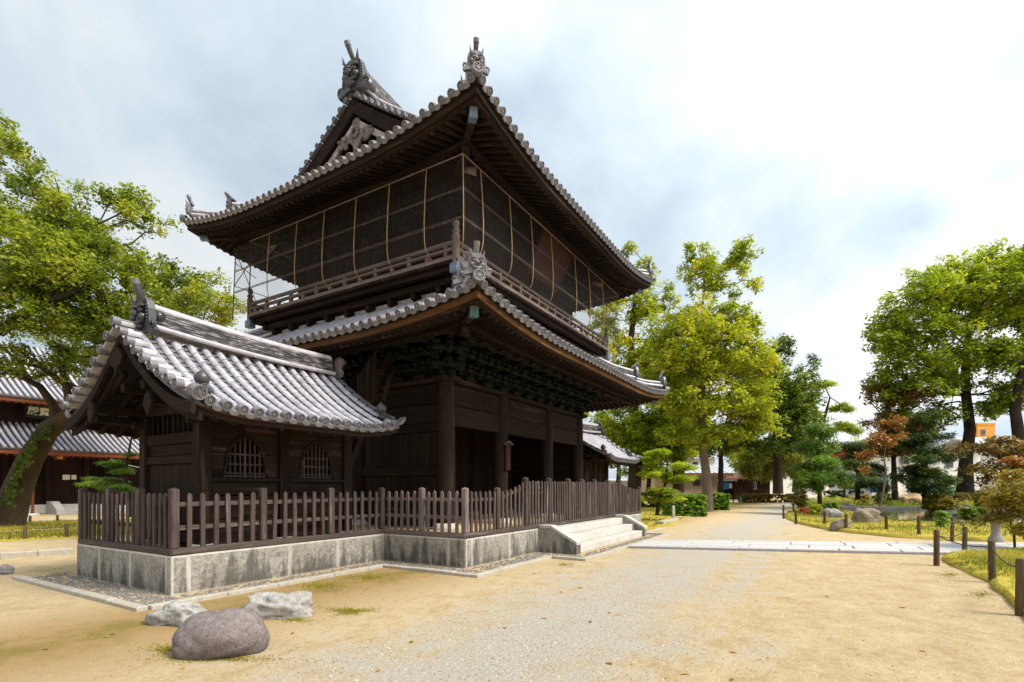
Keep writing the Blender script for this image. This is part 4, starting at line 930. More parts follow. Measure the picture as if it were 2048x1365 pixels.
# ------------------------------------------------------------------ stone platform
PLAT = thing('stone_platform', 'rough granite block platform carrying gate and annexes', 'platform', (5.53, 4.8, 0))
def stone_block(o, ux, nrm, w, h, seed, rough=.016):
    """granite block with a smooth drafted margin round a rock-faced field"""
    r_ = random.Random(seed); o = V(o); ux = V(ux); nrm = V(nrm); Z = V((0, 0, 1)); mg = .032; g = .003
    nx = max(4, int((w - 2 * mg) / .075)); nz = max(4, int((h - 2 * mg) / .075))
    us = [g, mg] + [mg + (w - 2 * mg) * i / nx for i in range(1, nx)] + [w - mg, w - g]; zs = [g, mg] + [mg + (h - 2 * mg) * i / nz for i in range(1, nz)] + [h - mg, h - g]
    vs = []; fs = []; mi = []; NU = len(us); NZ = len(zs)
    for j, z in enumerate(zs):
        for i, u in enumerate(us):
            e = 0 if (i < 2 or j < 2 or i >= NU - 2 or j >= NZ - 2) else r_.uniform(.2, 1.0) * rough
            if i in (0, NU - 1) or j in (0, NZ - 1): e = -.006
            vs.append(o + ux * u + Z * z + nrm * e)
    for j in range(NZ - 1):
        for i in range(NU - 1):
            fs.append((j * NU + i, j * NU + i + 1, (j + 1) * NU + i + 1, (j + 1) * NU + i)); mi.append(1 if (i == 0 or j == 0 or i == NU - 2 or j == NZ - 2) else 0)
    k = len(vs); cs = [0, NU - 1, NU * NZ - 1, NU * (NZ - 1)]
    vs += [vs[c] - nrm * .3 for c in cs]
    ring = [list(range(NU)), [NU * j + NU - 1 for j in range(NZ)], list(range(NU * NZ - 1, NU * (NZ - 1) - 1, -1)), [NU * j for j in range(NZ - 1, -1, -1)]]
    for q in range(4): fs.append(tuple(ring[q][::-1]) + (k + q, k + (q + 1) % 4)); mi.append(1)
    me = bpy.data.meshes.new('stone_block'); me.from_pydata(vs, [], fs); me.materials.append(M['granite_rough']); me.materials.append(M['granite_smooth'])
    me.polygons.foreach_set('material_index', mi); me.update(); link(bpy.data.objects.new('stone_block', me), PLAT)
def course(a, b_, nrm, cuts, h=.585):
    a = V(a); b_ = V(b_); L = (b_ - a).length; d = (b_ - a) / L; cs = [0] + cuts + [L]
    for i in range(len(cs) - 1): stone_block(a + d * cs[i], d, nrm, cs[i + 1] - cs[i], h, int(a.x * 77 + i * 13 + a.y * 5) + 500)
course((-4.23, 5.43, 0), (-4.23, 2.17, 0), (-1, 0, 0), [.9, 2.0, 3.12]); course((-4.23, 2.17, 0), (0, 2.17, 0), (0, -1, 0), [.24, 1.95, 3.0])
course((0, 2.17, 0), (0, 0, 0), (-1, 0, 0), [1.75]); course((0, 0, 0), (2.95, 0, 0), (0, -1, 0), [.2, 1.6]); course((8.45, 0, 0), (11.06, 0, 0), (0, -1, 0), [1.2])
course((11.06, 0, 0), (11.06, 2.17, 0), (1, 0, 0), [1.0]); course((11.06, 2.17, 0), (15.29, 2.17, 0), (0, -1, 0), [1.4, 2.8]); course((15.29, 2.17, 0), (15.29, 5.43, 0), (1, 0, 0), [1.6]); course((2.95, 0, 0), (8.45, 0, 0), (0, -1, 0), [1.35, 2.75, 4.1])
b = MB(); b.box(.28, 10.78, .28, 9.6, .3, .572); b.box(-3.95, .28, 2.45, 5.43, .3, .570); b.box(10.78, 15.01, 2.45, 5.43, .3, .570); b.build('platform_floor', 'mortar', PLAT)
ST = thing('stone_steps', 'pale granite steps with sloped cheek stones before the gate', 'steps', (5.7, -.5, 0))
for z0, z1, y0, cuts in ((0, .19, -.92, [3.2, 4.55, 5.9, 7.1, 8.2]), (.192, .385, -.60, [3.2, 5.1, 6.7, 8.2]), (.387, .578, -.28, [3.2, 4.6, 6.3, 8.2])):
    for a, c in zip(cuts[:-1], cuts[1:]): one('step_stone', 'granite_pale', ST, 'box', a + .004, c - .004, y0 + random.uniform(-.006, .006), -.012, z0, z1, .012)
for x0 in (2.95, 8.2):
    b = MB(); b.prism([(-.012, 0), (-.012, .60), (-.34, .60), (-.97, .26), (-.99, .24), (-.99, 0)], (x0 + .125, 0, 0), (0, 1, 0), (0, 0, 1), (1, 0, 0), .25); o = b.build('cheek_stone', 'granite_rough', ST)
    c = MB(); c.prism([(-.012, .602), (-.34, .602), (-.97, .262), (-1.005, .235), (-1.005, .30), (-.96, .335), (-.33, .665), (-.012, .665)], (x0 + .125, 0, 0), (0, 1, 0), (0, 0, 1), (1, 0, 0), .27); c.build('cheek_cap', 'granite_pale', o)
# ------------------------------------------------------------------ cobbled drain strip with kerb stones
b = MB()
segs = [(-4.80, -4.23, 1.62, 5.9), (-4.23, -.55, 1.62, 2.17), (-.62, 0, -.62, 2.17), (0, 2.36, -.62, 0), (2.30, 2.95, -1.42, 0), (2.95, 8.95, -1.42, -.99), (8.45, 8.95, -.99, 0), (8.95, 11.6, -.62, 0)]
for k, (x0, x1, y0, y1) in enumerate(segs): b.box(x0, x1, y0, y1, -.02, .008 + .0006 * k)
DR = struct(b.build('drain_strip', 'mortar'), label='pebble-set drain strip round the platform foot')
def kerb(a, b_, w=.13):
    a = V(a); b_ = V(b_); L = (b_ - a).length; d = (b_ - a) / L; s = V((-d.y, d.x, 0)); q = 0
    while q < L - .05:
        l = min(random.uniform(.75, 1.15), L - q)
        if L - q - l < .3: l = L - q
        o = MB(); o.ob(a + d * (q + l / 2) + V((0, 0, .022 + random.uniform(-.006, .006))), d * (l / 2 - .003), s * (w / 2), V((0, 0, .035)), .01); o.build('kerb_stone', 'kerb_stone', DR); q += l
kerb((-4.86, 6.0, 0), (-4.86, 1.56, 0), .14); kerb((-4.79, 1.56, 0), (-.69, 1.56, 0)); kerb((-.62, 1.62, 0), (-.62, -.62, 0)); kerb((-.69, -.69, 0), (2.17, -.69, 0)); kerb((2.24, -.62, 0), (2.24, -1.42, 0)); kerb((2.17, -1.49, 0), (9.05, -1.49, 0)); kerb((9.05, -1.42, 0), (9.05, -.7, 0)); kerb((9.12, -.7, 0), (11.8, -.7, 0))
PEB = []
for k in range(4):
    b = MB(); b.blob((0, 0, 0), 1, .74, .42, 40 + k, .16, 8, 4); PEB.append(b.mesh('pebble', 'pebble'))
spots = []
for x0, x1, y0, y1 in segs:
    x = x0 + .09
    while x < x1 - .05:
        y = y0 + .09
        while y < y1 - .05:
            px, py = x + random.uniform(-.022, .022), y + random.uniform(-.022, .022)
            if not any(abs(px - s[0]) < .075 and abs(py - s[1]) < .075 for s in spots[-60:]): spots.append((px, py))
            y += .103
        x += .103
spots.sort(key=lambda s: (s[0] - CAM[0]) ** 2 + (s[1] - CAM[1]) ** 2)
J = MB()
for i, (x, y) in enumerate(spots):
    sc = random.uniform(.038, .058); m = Matrix.Translation((x, y, .010)) @ Matrix.Rotation(random.uniform(0, 6.28), 4, 'Z') @ Matrix.Scale(sc, 4); me = PEB[i % 4]
    if i < 295: inst('pebble', me, DR, m)
    else: J.add([m @ v.co for v in me.vertices], [tuple(p.vertices) for p in me.polygons], True)
struct(J.build('pebbles', 'pebble', DR), 'stuff')
# ------------------------------------------------------------------ picket fences
def picket_mesh(h, w=.072, t=.034, m='wood_fence_z'):
    b = MB(); x, y = w / 2, t / 2; c = .006
    ring = lambda z, s=1.0: [(-x * s + c, -y * s, z), (x * s - c, -y * s, z), (x * s, -y * s + c, z), (x * s, y * s - c, z), (x * s - c, y * s, z), (-x * s + c, y * s, z), (-x * s, y * s - c, z), (-x * s, -y * s + c, z)]
    vs = ring(0) + ring(h - .038) + [(0, -y, h), (0, y, h)]
    fs = [(j, (j + 1) % 8, 8 + (j + 1) % 8, 8 + j) for j in range(8)] + [(8, 9, 16), (9, 10, 11, 17, 16), (11, 12, 17), (12, 13, 17), (13, 14, 15, 16, 17), (15, 8, 16)]
    fs = [(j, (j + 1) % 8, 8 + (j + 1) % 8, 8 + j) for j in range(8)] + [(8, 9, 16), (9, 10, 16), (10, 11, 17, 16), (11, 12, 17), (12, 13, 17), (13, 14, 17), (14, 15, 16, 17), (15, 8, 16)]
    b.add(vs, fs); return b.mesh('picket', m)
PK = {}
def fence(label, a, b_, nrm, posts, counts, hfun, m='wood_fence_', ax='x', start=True):
    a = V(a); b_ = V(b_); d = (b_ - a).normalized(); nrm = V(nrm)
    T = thing('picket_fence', label, 'fence', (a + b_) / 2 + V((0, 0, .585)), 'picket fence runs on the platform edge')
    L = (b_ - a).length
    one('sill_beam', m + ax, T, 'beam', a + V((0, 0, .635)) - d * .05, b_ + V((0, 0, .635)) + d * .05, .13, .095, .01)
    for i, q in enumerate(posts):
        if i == 0 and not start: continue
        p = a + d * q; h = hfun(q) + .06; bb = MB(); bb.ob(p + V((0, 0, (.683 + h) / 2)), d * .058, nrm * .058, V((0, 0, (h - .683) / 2)), .014)
        bb.add([p + d * (sx * .045) + nrm * (sy * .045) + V((0, 0, h - .002)) for sx, sy in ((-1, -1), (1, -1), (1, 1), (-1, 1))] + [p + V((0, 0, h + .022))], [(0, 1, 4), (1, 2, 4), (2, 3, 4), (3, 0, 4)]); bb.build('post', m + 'z', T)
    for i in range(len(posts) - 1):
        q0, q1 = posts[i], posts[i + 1]; n = counts[i]
        for k in range(n):
            q = q0 + (q1 - q0) * (k + 1) / (n + 1); h = round(hfun(q) - .683, 3); kk = (round(h, 2), m)
            if kk not in PK: PK[kk] = picket_mesh(kk[0], m=m + 'z')
            p = a + d * q + nrm * (.028 + random.uniform(-.004, .004)) + V((0, 0, .683)); yv = -nrm if d.cross(-nrm).z > 0 else nrm
            inst('picket', PK[kk], T, frame(p, d, yv, d.cross(yv)) @ Matrix.Rotation(random.gauss(0, .014), 4, 'Y') @ Matrix.Scale(random.uniform(.985, 1.012), 4, (0, 0, 1)))
        for zz in (.17, .58) + ((.28,) if hfun((q0 + q1) / 2) > 1.68 else ()):
            z0, z1 = [(hfun(q) - zz if zz < .5 else .98) for q in (q0, q1)]
            pa, pb = a + d * (q0 + .058) - nrm * .016, a + d * (q1 - .058) - nrm * .016; pa.z = z0; pb.z = z1
            one('rail', m + ax, T, 'beam', pa, pb, .042, .07, .008)
flat = lambda q: 1.5
fence('picket fence across the left end of the annex platform', (-4.16, 5.36, 0), (-4.16, 2.24, 0), (-1, 0, 0), [0, 1.06, 2.10, 3.12], [5, 5, 5], flat, 'wood_fence_', 'y')
fence('long picket fence in front of the two bell-shaped annex windows', (-4.16, 2.24, 0), (.07, 2.24, 0), (0, -1, 0), [0, 1.40, 2.82, 4.16], [6, 6, 6], flat, 'wood_fence_', 'x', False)
fence('short picket fence between the annex corner and the gate corner', (.07, 2.24, 0), (.07, .07, 0), (-1, 0, 0), [0, 1.07, 2.17], [5, 5], flat, 'wood_grey_', 'y', False)
def tall(q):
    s = lambda t: max(0, min(1, t)); k = s((q - 1.15) / 1.21); e = s((q - 8.76) / 2.0); return 1.5 + .235 * (k * k * (1.5 - .5 * k)) - .235 * (e * (2 - e))
fence('long picket fence rising above the granite steps of the gate', (.07, .07, 0), (11.0, .07, 0), (0, -1, 0), [0, 1.15, 2.36, 3.55, 4.7, 5.64, 6.54, 7.63, 8.76, 10.93], [6, 6, 7, 7, 6, 6, 7, 7, 13], tall, 'wood_fence_', 'x', False)
# ------------------------------------------------------------------ granite path
b = MB(); n0, n1, f0, f1 = V((4.9, -1.57, 0)), V((9.0, -12.6, 0)), V((6.75, -1.57, 0)), V((11.9, -12.4, 0))
b.add([n0, f0, f1, n1, n0 + V((0, 0, .045)), f0 + V((0, 0, .045)), f1 + V((0, 0, .045)), n1 + V((0, 0, .045))], [(4, 7, 6, 5), (0, 4, 5, 1), (3, 2, 6, 7), (0, 3, 7, 4), (1, 5, 6, 2)])
PT = struct(b.build('paved_path', 'rock_grey'), label='pale granite slab path crossing the drive to the steps')
rows = [0, .17, .5, .83, 1.0]
for r_ in range(4):
    q = 0.0; k = 0
    while q < .999:
        l = random.uniform(.085, .13); e = min(1, q + l); e = 1 if 1 - e < .05 else e; c = lambda s, t: (n0.lerp(f0, s)).lerp(n1.lerp(f1, s), t)
        g, gs = .0016, .008; p = [c(rows[r_] + gs, q + g), c(rows[r_ + 1] - gs, q + g), c(rows[r_ + 1] - gs, e - g), c(rows[r_] + gs, e - g)]; h = .070 + random.uniform(-.004, .004); mb = MB()
        cc = sum(p, V((0, 0, 0))) / 4; top = [x.lerp(cc, .008) for x in p]
        mb.add([x + V((0, 0, .03)) for x in p] + [x + V((0, 0, h - .008)) for x in p] + [x + V((0, 0, h)) for x in top], [(8, 11, 10, 9)] + [(i, 4 + i, 4 + (i + 1) % 4, (i + 1) % 4) for i in range(4)] + [(4 + i, 8 + i, 8 + (i + 1) % 4, 4 + (i + 1) % 4) for i in range(4)])
        mb.build('slab', 'path_slab', PT); q = e
# ------------------------------------------------------------------ rocks in front of the platform
def rock(name, label, u, v, wpx, hpx, m, seed, amp=.16, deep=.7, cat='rock', group=None, freq=1.0, n=22, mm=14, facet=False, sq=1.0, rug=0.0, rf=2.0):
    p = gnd(u, v); d = EYE * F_PX / (v - HY); w = wpx / F_PX * d / 2; h = hpx / F_PX * d
    b = MB(); b.blob((0, 0, h * .38), w, w * deep, h * .62, seed, amp, n, mm, -h * .42, freq, sq, rug, rf)
    if facet: b.sm = [False] * len(b.sm)
    q = p + V((XD[1], YD[1], 0)) * w * deep
    o = b.build(name, m, None, Matrix.Translation(q) @ Matrix.Rotation(YAW - math.pi / 2 + random.uniform(-.2, .2), 4, 'Z')); return tag(o, label, cat, group)
rock('boulder', 'rounded purple-brown boulder on the sand in front of the platform', 402, 1326, 200, 90, 'boulder', 14, .12, .74, 'boulder', None, .7, 56, 34, False, 1.0, .08, 1.5)
rock('rock', 'broken pale rock lying left behind the rounded boulder', 345, 1254, 100, 38, 'rock_white', 21, .16, .5, 'rock', None, 1.2, 48, 28, False, .8, .30, 1.8)
rock('rock', 'long white rock lying right behind the rounded boulder', 545, 1240, 118, 42, 'rock_white', 33, .16, .42, 'rock', None, 1.2, 48, 28, False, .8, .30, 1.8)
# ------------------------------------------------------------------ grass helpers
def tri_mesh(name, verts, tint, m, nv=3):
    n = len(verts) // nv; me = bpy.data.meshes.new(name); me.vertices.add(len(verts)); me.vertices.foreach_set('co', np.asarray(verts, np.float32).ravel())
    me.loops.add(n * nv); me.loops.foreach_set('vertex_index', np.arange(n * nv, dtype=np.int32)); me.polygons.add(n)
    me.polygons.foreach_set('loop_start', np.arange(0, n * nv, nv, dtype=np.int32)); me.polygons.foreach_set('loop_total', np.full(n, nv, np.int32))
    a = me.attributes.new('tint', 'FLOAT', 'POINT'); a.data.foreach_set('value', np.repeat(np.asarray(tint, np.float32), nv)); me.materials.append(M[m]); me.update(); me.validate(); return me
def inside(poly, P):
    x, y = P[:, 0], P[:, 1]; r = np.zeros(len(P), bool); n = len(poly); j = n - 1
    for i in range(n):
        xi, yi, xj, yj = poly[i][0], poly[i][1], poly[j][0], poly[j][1]
        c = ((yi > y) != (yj > y)) & (x < (xj - xi) * (y - yi) / (yj - yi + 1e-12) + xi); r ^= c; j = i
    return r
def blades(P, h, w, lean=.5):
    n = len(P); a = RNG.uniform(0, 6.283, n); hh = h * RNG.uniform(.5, 1.2, n); d = np.stack([np.cos(a), np.sin(a), np.zeros(n)], 1); l = RNG.uniform(0, lean, n) * hh; b_ = RNG.uniform(0, 6.283, n)
    base = P.copy(); tip = P + np.stack([np.cos(b_) * l, np.sin(b_) * l, hh], 1); s = d * (w * RNG.uniform(.6, 1.3, n))[:, None]
    v = np.empty((n, 3, 3)); v[:, 0] = base - s; v[:, 1] = base + s; v[:, 2] = tip; return v.reshape(-1, 3)
def lawn(name, label, pts, z, nb, h=.07, w=.006, m='grass', bulge=.06, edge=.22):
    c = sum(pts, V((0, 0, 0))) / len(pts); b = MB(); n = len(pts); K = [(0, 0), (edge * .25, .7), (edge, 1)]
    P = []
    for i, p in enumerate(pts):
        q = pts[(i + 1) % n]; L = (q - p).length; k = max(1, int(L / .5)); P += [p.lerp(q, j / k) for j in range(k)]
    P = [p + V((random.uniform(-.07, .07), random.uniform(-.07, .07), 0)) for p in P]; n = len(P); vs = []
    for e, hh in K:
        for p in P: d = (c - p).normalized(); q = p + d * e; vs.append(V((q.x, q.y, .004 + z * hh + random.uniform(-.006, .006) * (hh > 0))))
    fs = [(k * n + i, k * n + (i + 1) % n, (k + 1) * n + (i + 1) % n, (k + 1) * n + i) for k in range(2) for i in range(n)]
    b.add(vs, fs, True); b.add(vs[2 * n:], [tuple(range(n))]); o = struct(b.build(name, 'lawn'), label=label)
    A = np.array([[p.x, p.y] for p in P]); lo, hi = A.min(0), A.max(0); Q = RNG.uniform(lo, hi, (nb * 4, 2)); Q = Q[inside(A, Q)]
    dd = np.hypot(Q[:, 0] - CAM[0], Q[:, 1] - CAM[1]); keep = RNG.uniform(0, 1, len(Q)) < np.clip((9.0 / dd) ** 1.2, .05, 1); Q = Q[keep][:nb]
    edge_d = np.full(len(Q), 9.0)
    for i in range(n): edge_d = np.minimum(edge_d, np.hypot(Q[:, 0] - P[i].x, Q[:, 1] - P[i].y))
    Z = z * np.clip(edge_d / (edge + .15), .1, 1); sc = np.clip(np.hypot(Q[:, 0] - CAM[0], Q[:, 1] - CAM[1]) / 9, 1, 3.2)
    t = np.clip(.5 + .3 * np.sin(Q[:, 0] * 1.3 + 2 * np.sin(Q[:, 1] * .9)) + RNG.normal(0, .22, len(Q)), 0, 1)
    v = blades(np.column_stack([Q, Z]), h, w); k = np.repeat(sc, 3)[:, None]; c3 = np.repeat(np.column_stack([Q, Z]), 3, 0); v = c3 + (v - c3) * np.column_stack([k, k, np.sqrt(k)])
    g = bpy.data.objects.new('grass', tri_mesh('grass', v, t, m)); link(g); struct(g, 'stuff', 'short yellow-green grass on the ' + label); return o
lawn('lawn', 'near lawn edge inside the rope posts', [gnd(1880, 1122), gnd(1925, 1142), gnd(1985, 1168), gnd(2030, 1225), gnd(2120, 1330), gnd(2500, 1330), gnd(2500, 1110), gnd(2060, 1103), gnd(1905, 1109)], .09, 34000, .055)
lawn('lawn', 'far lawn between the path and the pond', [gnd(1568, 1036), gnd(1588, 1046), gnd(1640, 1058), gnd(1700, 1067), gnd(1800, 1077), gnd(1900, 1082), gnd(2100, 1084), gnd(2300, 1084), gnd(2300, 1050), gnd(1990, 1052), gnd(1860, 1050), gnd(1780, 1042), gnd(1730, 1034), gnd(1690, 1024), gnd(1620, 1018), gnd(1580, 1022)], .12, 34000, .055)
lawn('lawn', 'grass strip at the left below the leaning tree', [gnd(-260, 1085), gnd(0, 1084), gnd(150, 1077), gnd(330, 1068), gnd(330, 1040), gnd(120, 1044), gnd(0, 1052), gnd(-260, 1060)], .05, 16000, .06, m='moss')
lawn('lawn', 'mossy ground under the small pine beyond the gate', [gnd(1290, 1066), gnd(1345, 1052), gnd(1368, 1038), gnd(1400, 1026), gnd(1260, 1006), gnd(1180, 1012)], .03, 9000, .06, m='moss')
# moss patches on the earth in front of the platform
def moss(u, v, ru, rv, n):
    P = []
    for k in range(n):
        a = random.uniform(0, 6.28); r = abs(random.gauss(0, .55)) * (1 + .45 * math.sin(3 * a + u) + .3 * math.sin(7 * a)); p = gnd(u + math.cos(a) * ru * r, v + math.sin(a) * rv * r); P.append((p.x, p.y, .001))
    P = np.array(P); t = np.clip(RNG.normal(.6, .22, n), 0, 1); o = bpy.data.objects.new('moss', tri_mesh('moss', blades(P, .014, .006, 1.2), t, 'moss')); link(o); struct(o, 'stuff', 'low yellow-green moss growing on the bare earth')
for a in ((700, 1223, 48, 8, 3000), (740, 1155, 70, 12, 2500), (640, 1172, 90, 14, 2500), (590, 1240, 40, 8, 900), (440, 1318, 130, 10, 1800), (330, 1300, 50, 16, 700), (1130, 1130, 40, 6, 600), (120, 1150, 60, 10, 800), (1900, 1150, 50, 10, 500), (1965, 1190, 40, 14, 500)): moss(*a)
# loose gravel on the drive
n = 9000; Dp = RNG.uniform(4.2, 11, n); Uu = RNG.uniform(300, 1900, n); rr = (Uu - CX) / F_PX * Dp
gx = CAM[0] + rr * XD[0] + Dp * XD[1]; gy = CAM[1] + rr * YD[0] + Dp * YD[1]; kp = (gy < -1.7) & (gy > -8) & (RNG.uniform(0, 1, n) < np.clip(1.15 - np.abs(gy + 3.35) * .33, .12, 1)); gx, gy = gx[kp], gy[kp]; n = len(gx)
q8 = np.array([[1, 0, 0], [0, 1, 0], [-1, 0, 0], [0, -1, 0], [0, 0, .8]]); fc = np.array([[0, 1, 4], [1, 2, 4], [2, 3, 4], [3, 0, 4]])
sc = RNG.uniform(.004, .010, n); ang = RNG.uniform(0, 6.283, n); base = q8[None] * (sc[:, None, None] * RNG.uniform(.7, 1.3, (n, 5, 3))); ca, sa = np.cos(ang)[:, None], np.sin(ang)[:, None]
X_ = base[:, :, 0] * ca - base[:, :, 1] * sa + gx[:, None]; Y_ = base[:, :, 0] * sa + base[:, :, 1] * ca + gy[:, None]; vv = np.stack([X_, Y_, base[:, :, 2] + .001], 2)[:, fc].reshape(-1, 3)
o = bpy.data.objects.new('gravel', tri_mesh('gravel', vv, np.repeat(RNG.uniform(0, 1, n), 4), 'gravel_stone')); link(o); struct(o, 'stuff', 'loose grey and tan gravel strewn over the drive')
# ------------------------------------------------------------------ fallen leaves
LF = []
for k in range(3):
    V5 = []; T5 = []
    for a, b_ in ((0, 1), (1, 2), (2, 3), (3, 4), (4, 5), (5, 0)):
        q = [(1, 0, .05), (.4, .42, .2), (-.4, .40, .12), (-1, 0, .02), (-.4, -.4, .22), (.4, -.42, .10 + .1 * k)]; V5 += [q[a], q[b_], (0, 0, .0)]
    LF.append(tri_mesh('fallen_leaf', np.array(V5), [.2 + .3 * k] * 6, 'dry_leaf'))
lp = [(640, 190), (700, 178), (590, 270), (470, 300), (788, 253), (817, 258), (730, 281), (187, 342), (1016, 440), (787, 408), (1235, 217), (1165, 374), (1160, 457), (1740, 370), (953, 199), (1450, 203), (85, 430), (742, 199), (560, 135), (1680, 238), (1605, 130)]
for i, (x, y) in enumerate(lp):
    p = gnd(700 + x * .658, 1060 + y * .658)
    inst('fallen_leaf', LF[i % 3], None, Matrix.Translation(p + V((0, 0, .004))) @ Matrix.Rotation(random.uniform(0, 6.28), 4, 'Z') @ Matrix.Scale(random.uniform(.03, .05), 4)); tag(COL.objects[-1], 'small dry orange leaf fallen on the gravel drive', 'leaf', 'fallen leaves on the drive')
for (u, v) in ((365, 1338), (310, 1240), (212, 1275), (585, 1268), (225, 1270), (620, 1205), (90, 1300), (285, 1245)):
    inst('fallen_leaf', LF[u % 3], None, Matrix.Translation(gnd(u, v) + V((0, 0, .004))) @ Matrix.Rotation(u, 4, 'Z') @ Matrix.Scale(.035, 4)); tag(COL.objects[-1], 'small dry brown leaf fallen on sand near the boulder', 'leaf', 'fallen leaves round the boulder')
# leaf litter and twig scraps too small to count
n = 900; Uu = RNG.uniform(0, 2048, n); Vv = 1015 + 345 * RNG.uniform(0, 1, n) ** 1.3; P = np.array([list(gnd(u, v)) for u, v in zip(Uu, Vv)]); P[:, 2] = .003
dd = np.hypot(P[:, 0] - CAM[0], P[:, 1] - CAM[1]); a = RNG.uniform(0, 6.283, n); L = RNG.uniform(.008, .02, n) * np.clip(dd / 9, .7, 2.2); d1 = np.stack([np.cos(a) * L, np.sin(a) * L, 0 * a], 1); d2 = np.stack([-np.sin(a) * L, np.cos(a) * L, 0 * a], 1) * RNG.uniform(.2, .6, n)[:, None]
vv = np.stack([P - d1, P + d2 + [0, 0, .004], P + d1 + [0, 0, .002], P - d2 + [0, 0, .003]], 1); ok = ~((P[:, 0] > -4.9) & (P[:, 0] < 11.6) & (P[:, 1] > -.7)); vv = vv[ok]
o = bpy.data.objects.new('leaf_litter', tri_mesh('leaf_litter', vv.reshape(-1, 3), np.clip(RNG.normal(.1, .2, len(vv)), 0, 1), 'dry_leaf', 4)); link(o); struct(o, 'stuff', 'tiny brown leaf litter scattered over the sand')
# ------------------------------------------------------------------ rope posts at the right
def post(u, v, vt, label, r=None, m='stake', group='round timber rope posts of the garden'):
    p = gnd(u, v); d = EYE * F_PX / (v - HY); h = (v - vt) / F_PX * d; r = r or .05; b = MB(); lean = V((random.uniform(-.02, .02), random.uniform(-.02, .02), 0))
    b.tube([p + V((0, 0, -.05)), p + lean * .5 + V((0, 0, h * .5)), p + lean + V((0, 0, h - .012)), p + lean + V((0, 0, h))], [r * 1.03, r, r, r * .86], 12); T = tag(b.build('rope_post', m), label, 'post', group); return p + lean, h
near = [post(2043, 1232, 1118, 'nearest dark timber rope post at the right edge', .062), post(1985, 1166, 1082, 'second nearest timber rope post on the near lawn edge'), post(1873, 1132, 1060, 'timber rope post at the left tip of the near lawn')]
mid = [post(1929, 1106, 1054, 'timber rope post beside the granite path at the near lawn')]
farp = [(1904, 1083, 1035), (1838, 1077, 1032), (1773, 1066, 1030), (1692, 1064, 1028), (1649, 1056, 1023), (1592, 1049, 1020), (1567, 1038, 1010), (1587, 1028, 1007)]
wordp = ['first', 'second', 'third', 'fourth', 'fifth', 'sixth', 'seventh', 'last']
fp = [post(u, v, t, wordp[i] + ' rope post from the right along the far lawn edge') for i, (u, v, t) in enumerate(farp)]
def rope(name, label, ps, m='rope', sag=.10, r=.010, fr=.86):
    b = MB(); pts = []
    for (p, h), (q, g) in zip(ps[:-1], ps[1:]):
        a = p + V((0, 0, h * fr)); c = q + V((0, 0, g * fr)); n = 10; pts += [a.lerp(c, k / n) - V((0, 0, sag * 4 * (k / n) * (1 - k / n) * min(1, (a - c).length / 2.5))) for k in range(n)]
    pts.append(ps[-1][0] + V((0, 0, ps[-1][1] * fr))); b.tube(pts, r, 6); return tag(b.build(name, m), label, 'rope', 'ropes between posts')
rope('rope', 'dark rope slung between the posts of the near lawn', near + mid); rope('rope', 'dark rope slung along the far lawn posts', fp)
# ------------------------------------------------------------------ vegetation
def leaves(C, rad, n_per, size, aspect, flat, tint_c, up=.55, droop=0.0, seed=0, fold=.25):
    """C: cluster centres; returns quads (verts, tint)"""
    g = np.random.default_rng(seed); k = len(C); n = k * n_per
    c = np.repeat(C, n_per, 0); d = g.normal(0, 1, (n, 3)); d /= np.linalg.norm(d, axis=1)[:, None] + 1e-9
    r = g.uniform(0, 1, n) ** .45 * (rad if np.isscalar(rad) else np.repeat(rad, n_per)); off = d * r[:, None]; off[:, 2] *= flat; p = c + off
    nr = g.normal(0, 1, (n, 3)); nr[:, 2] = np.abs(nr[:, 2]) + up * 1.6; nr += d * .5; nr /= np.linalg.norm(nr, axis=1)[:, None]
    t = g.normal(0, 1, (n, 3)); t[:, 2] -= droop * 2; t -= nr * (t * nr).sum(1)[:, None]; t /= np.linalg.norm(t, axis=1)[:, None] + 1e-9; s = np.cross(nr, t)
    L = (size * np.clip(g.lognormal(-.05, .38, n), .4, 2.0))[:, None]; v = np.empty((n, 4, 3))
    v[:, 0] = p - t * L * .5; v[:, 1] = p + s * L * aspect * .5 + nr * L * fold * .3; v[:, 2] = p + t * L * .5; v[:, 3] = p - s * L * aspect * .5 + nr * L * fold * .3
    tint = np.clip(np.repeat(tint_c, n_per) + g.normal(0, .14, n), 0, 1); return v.reshape(-1, 3), tint
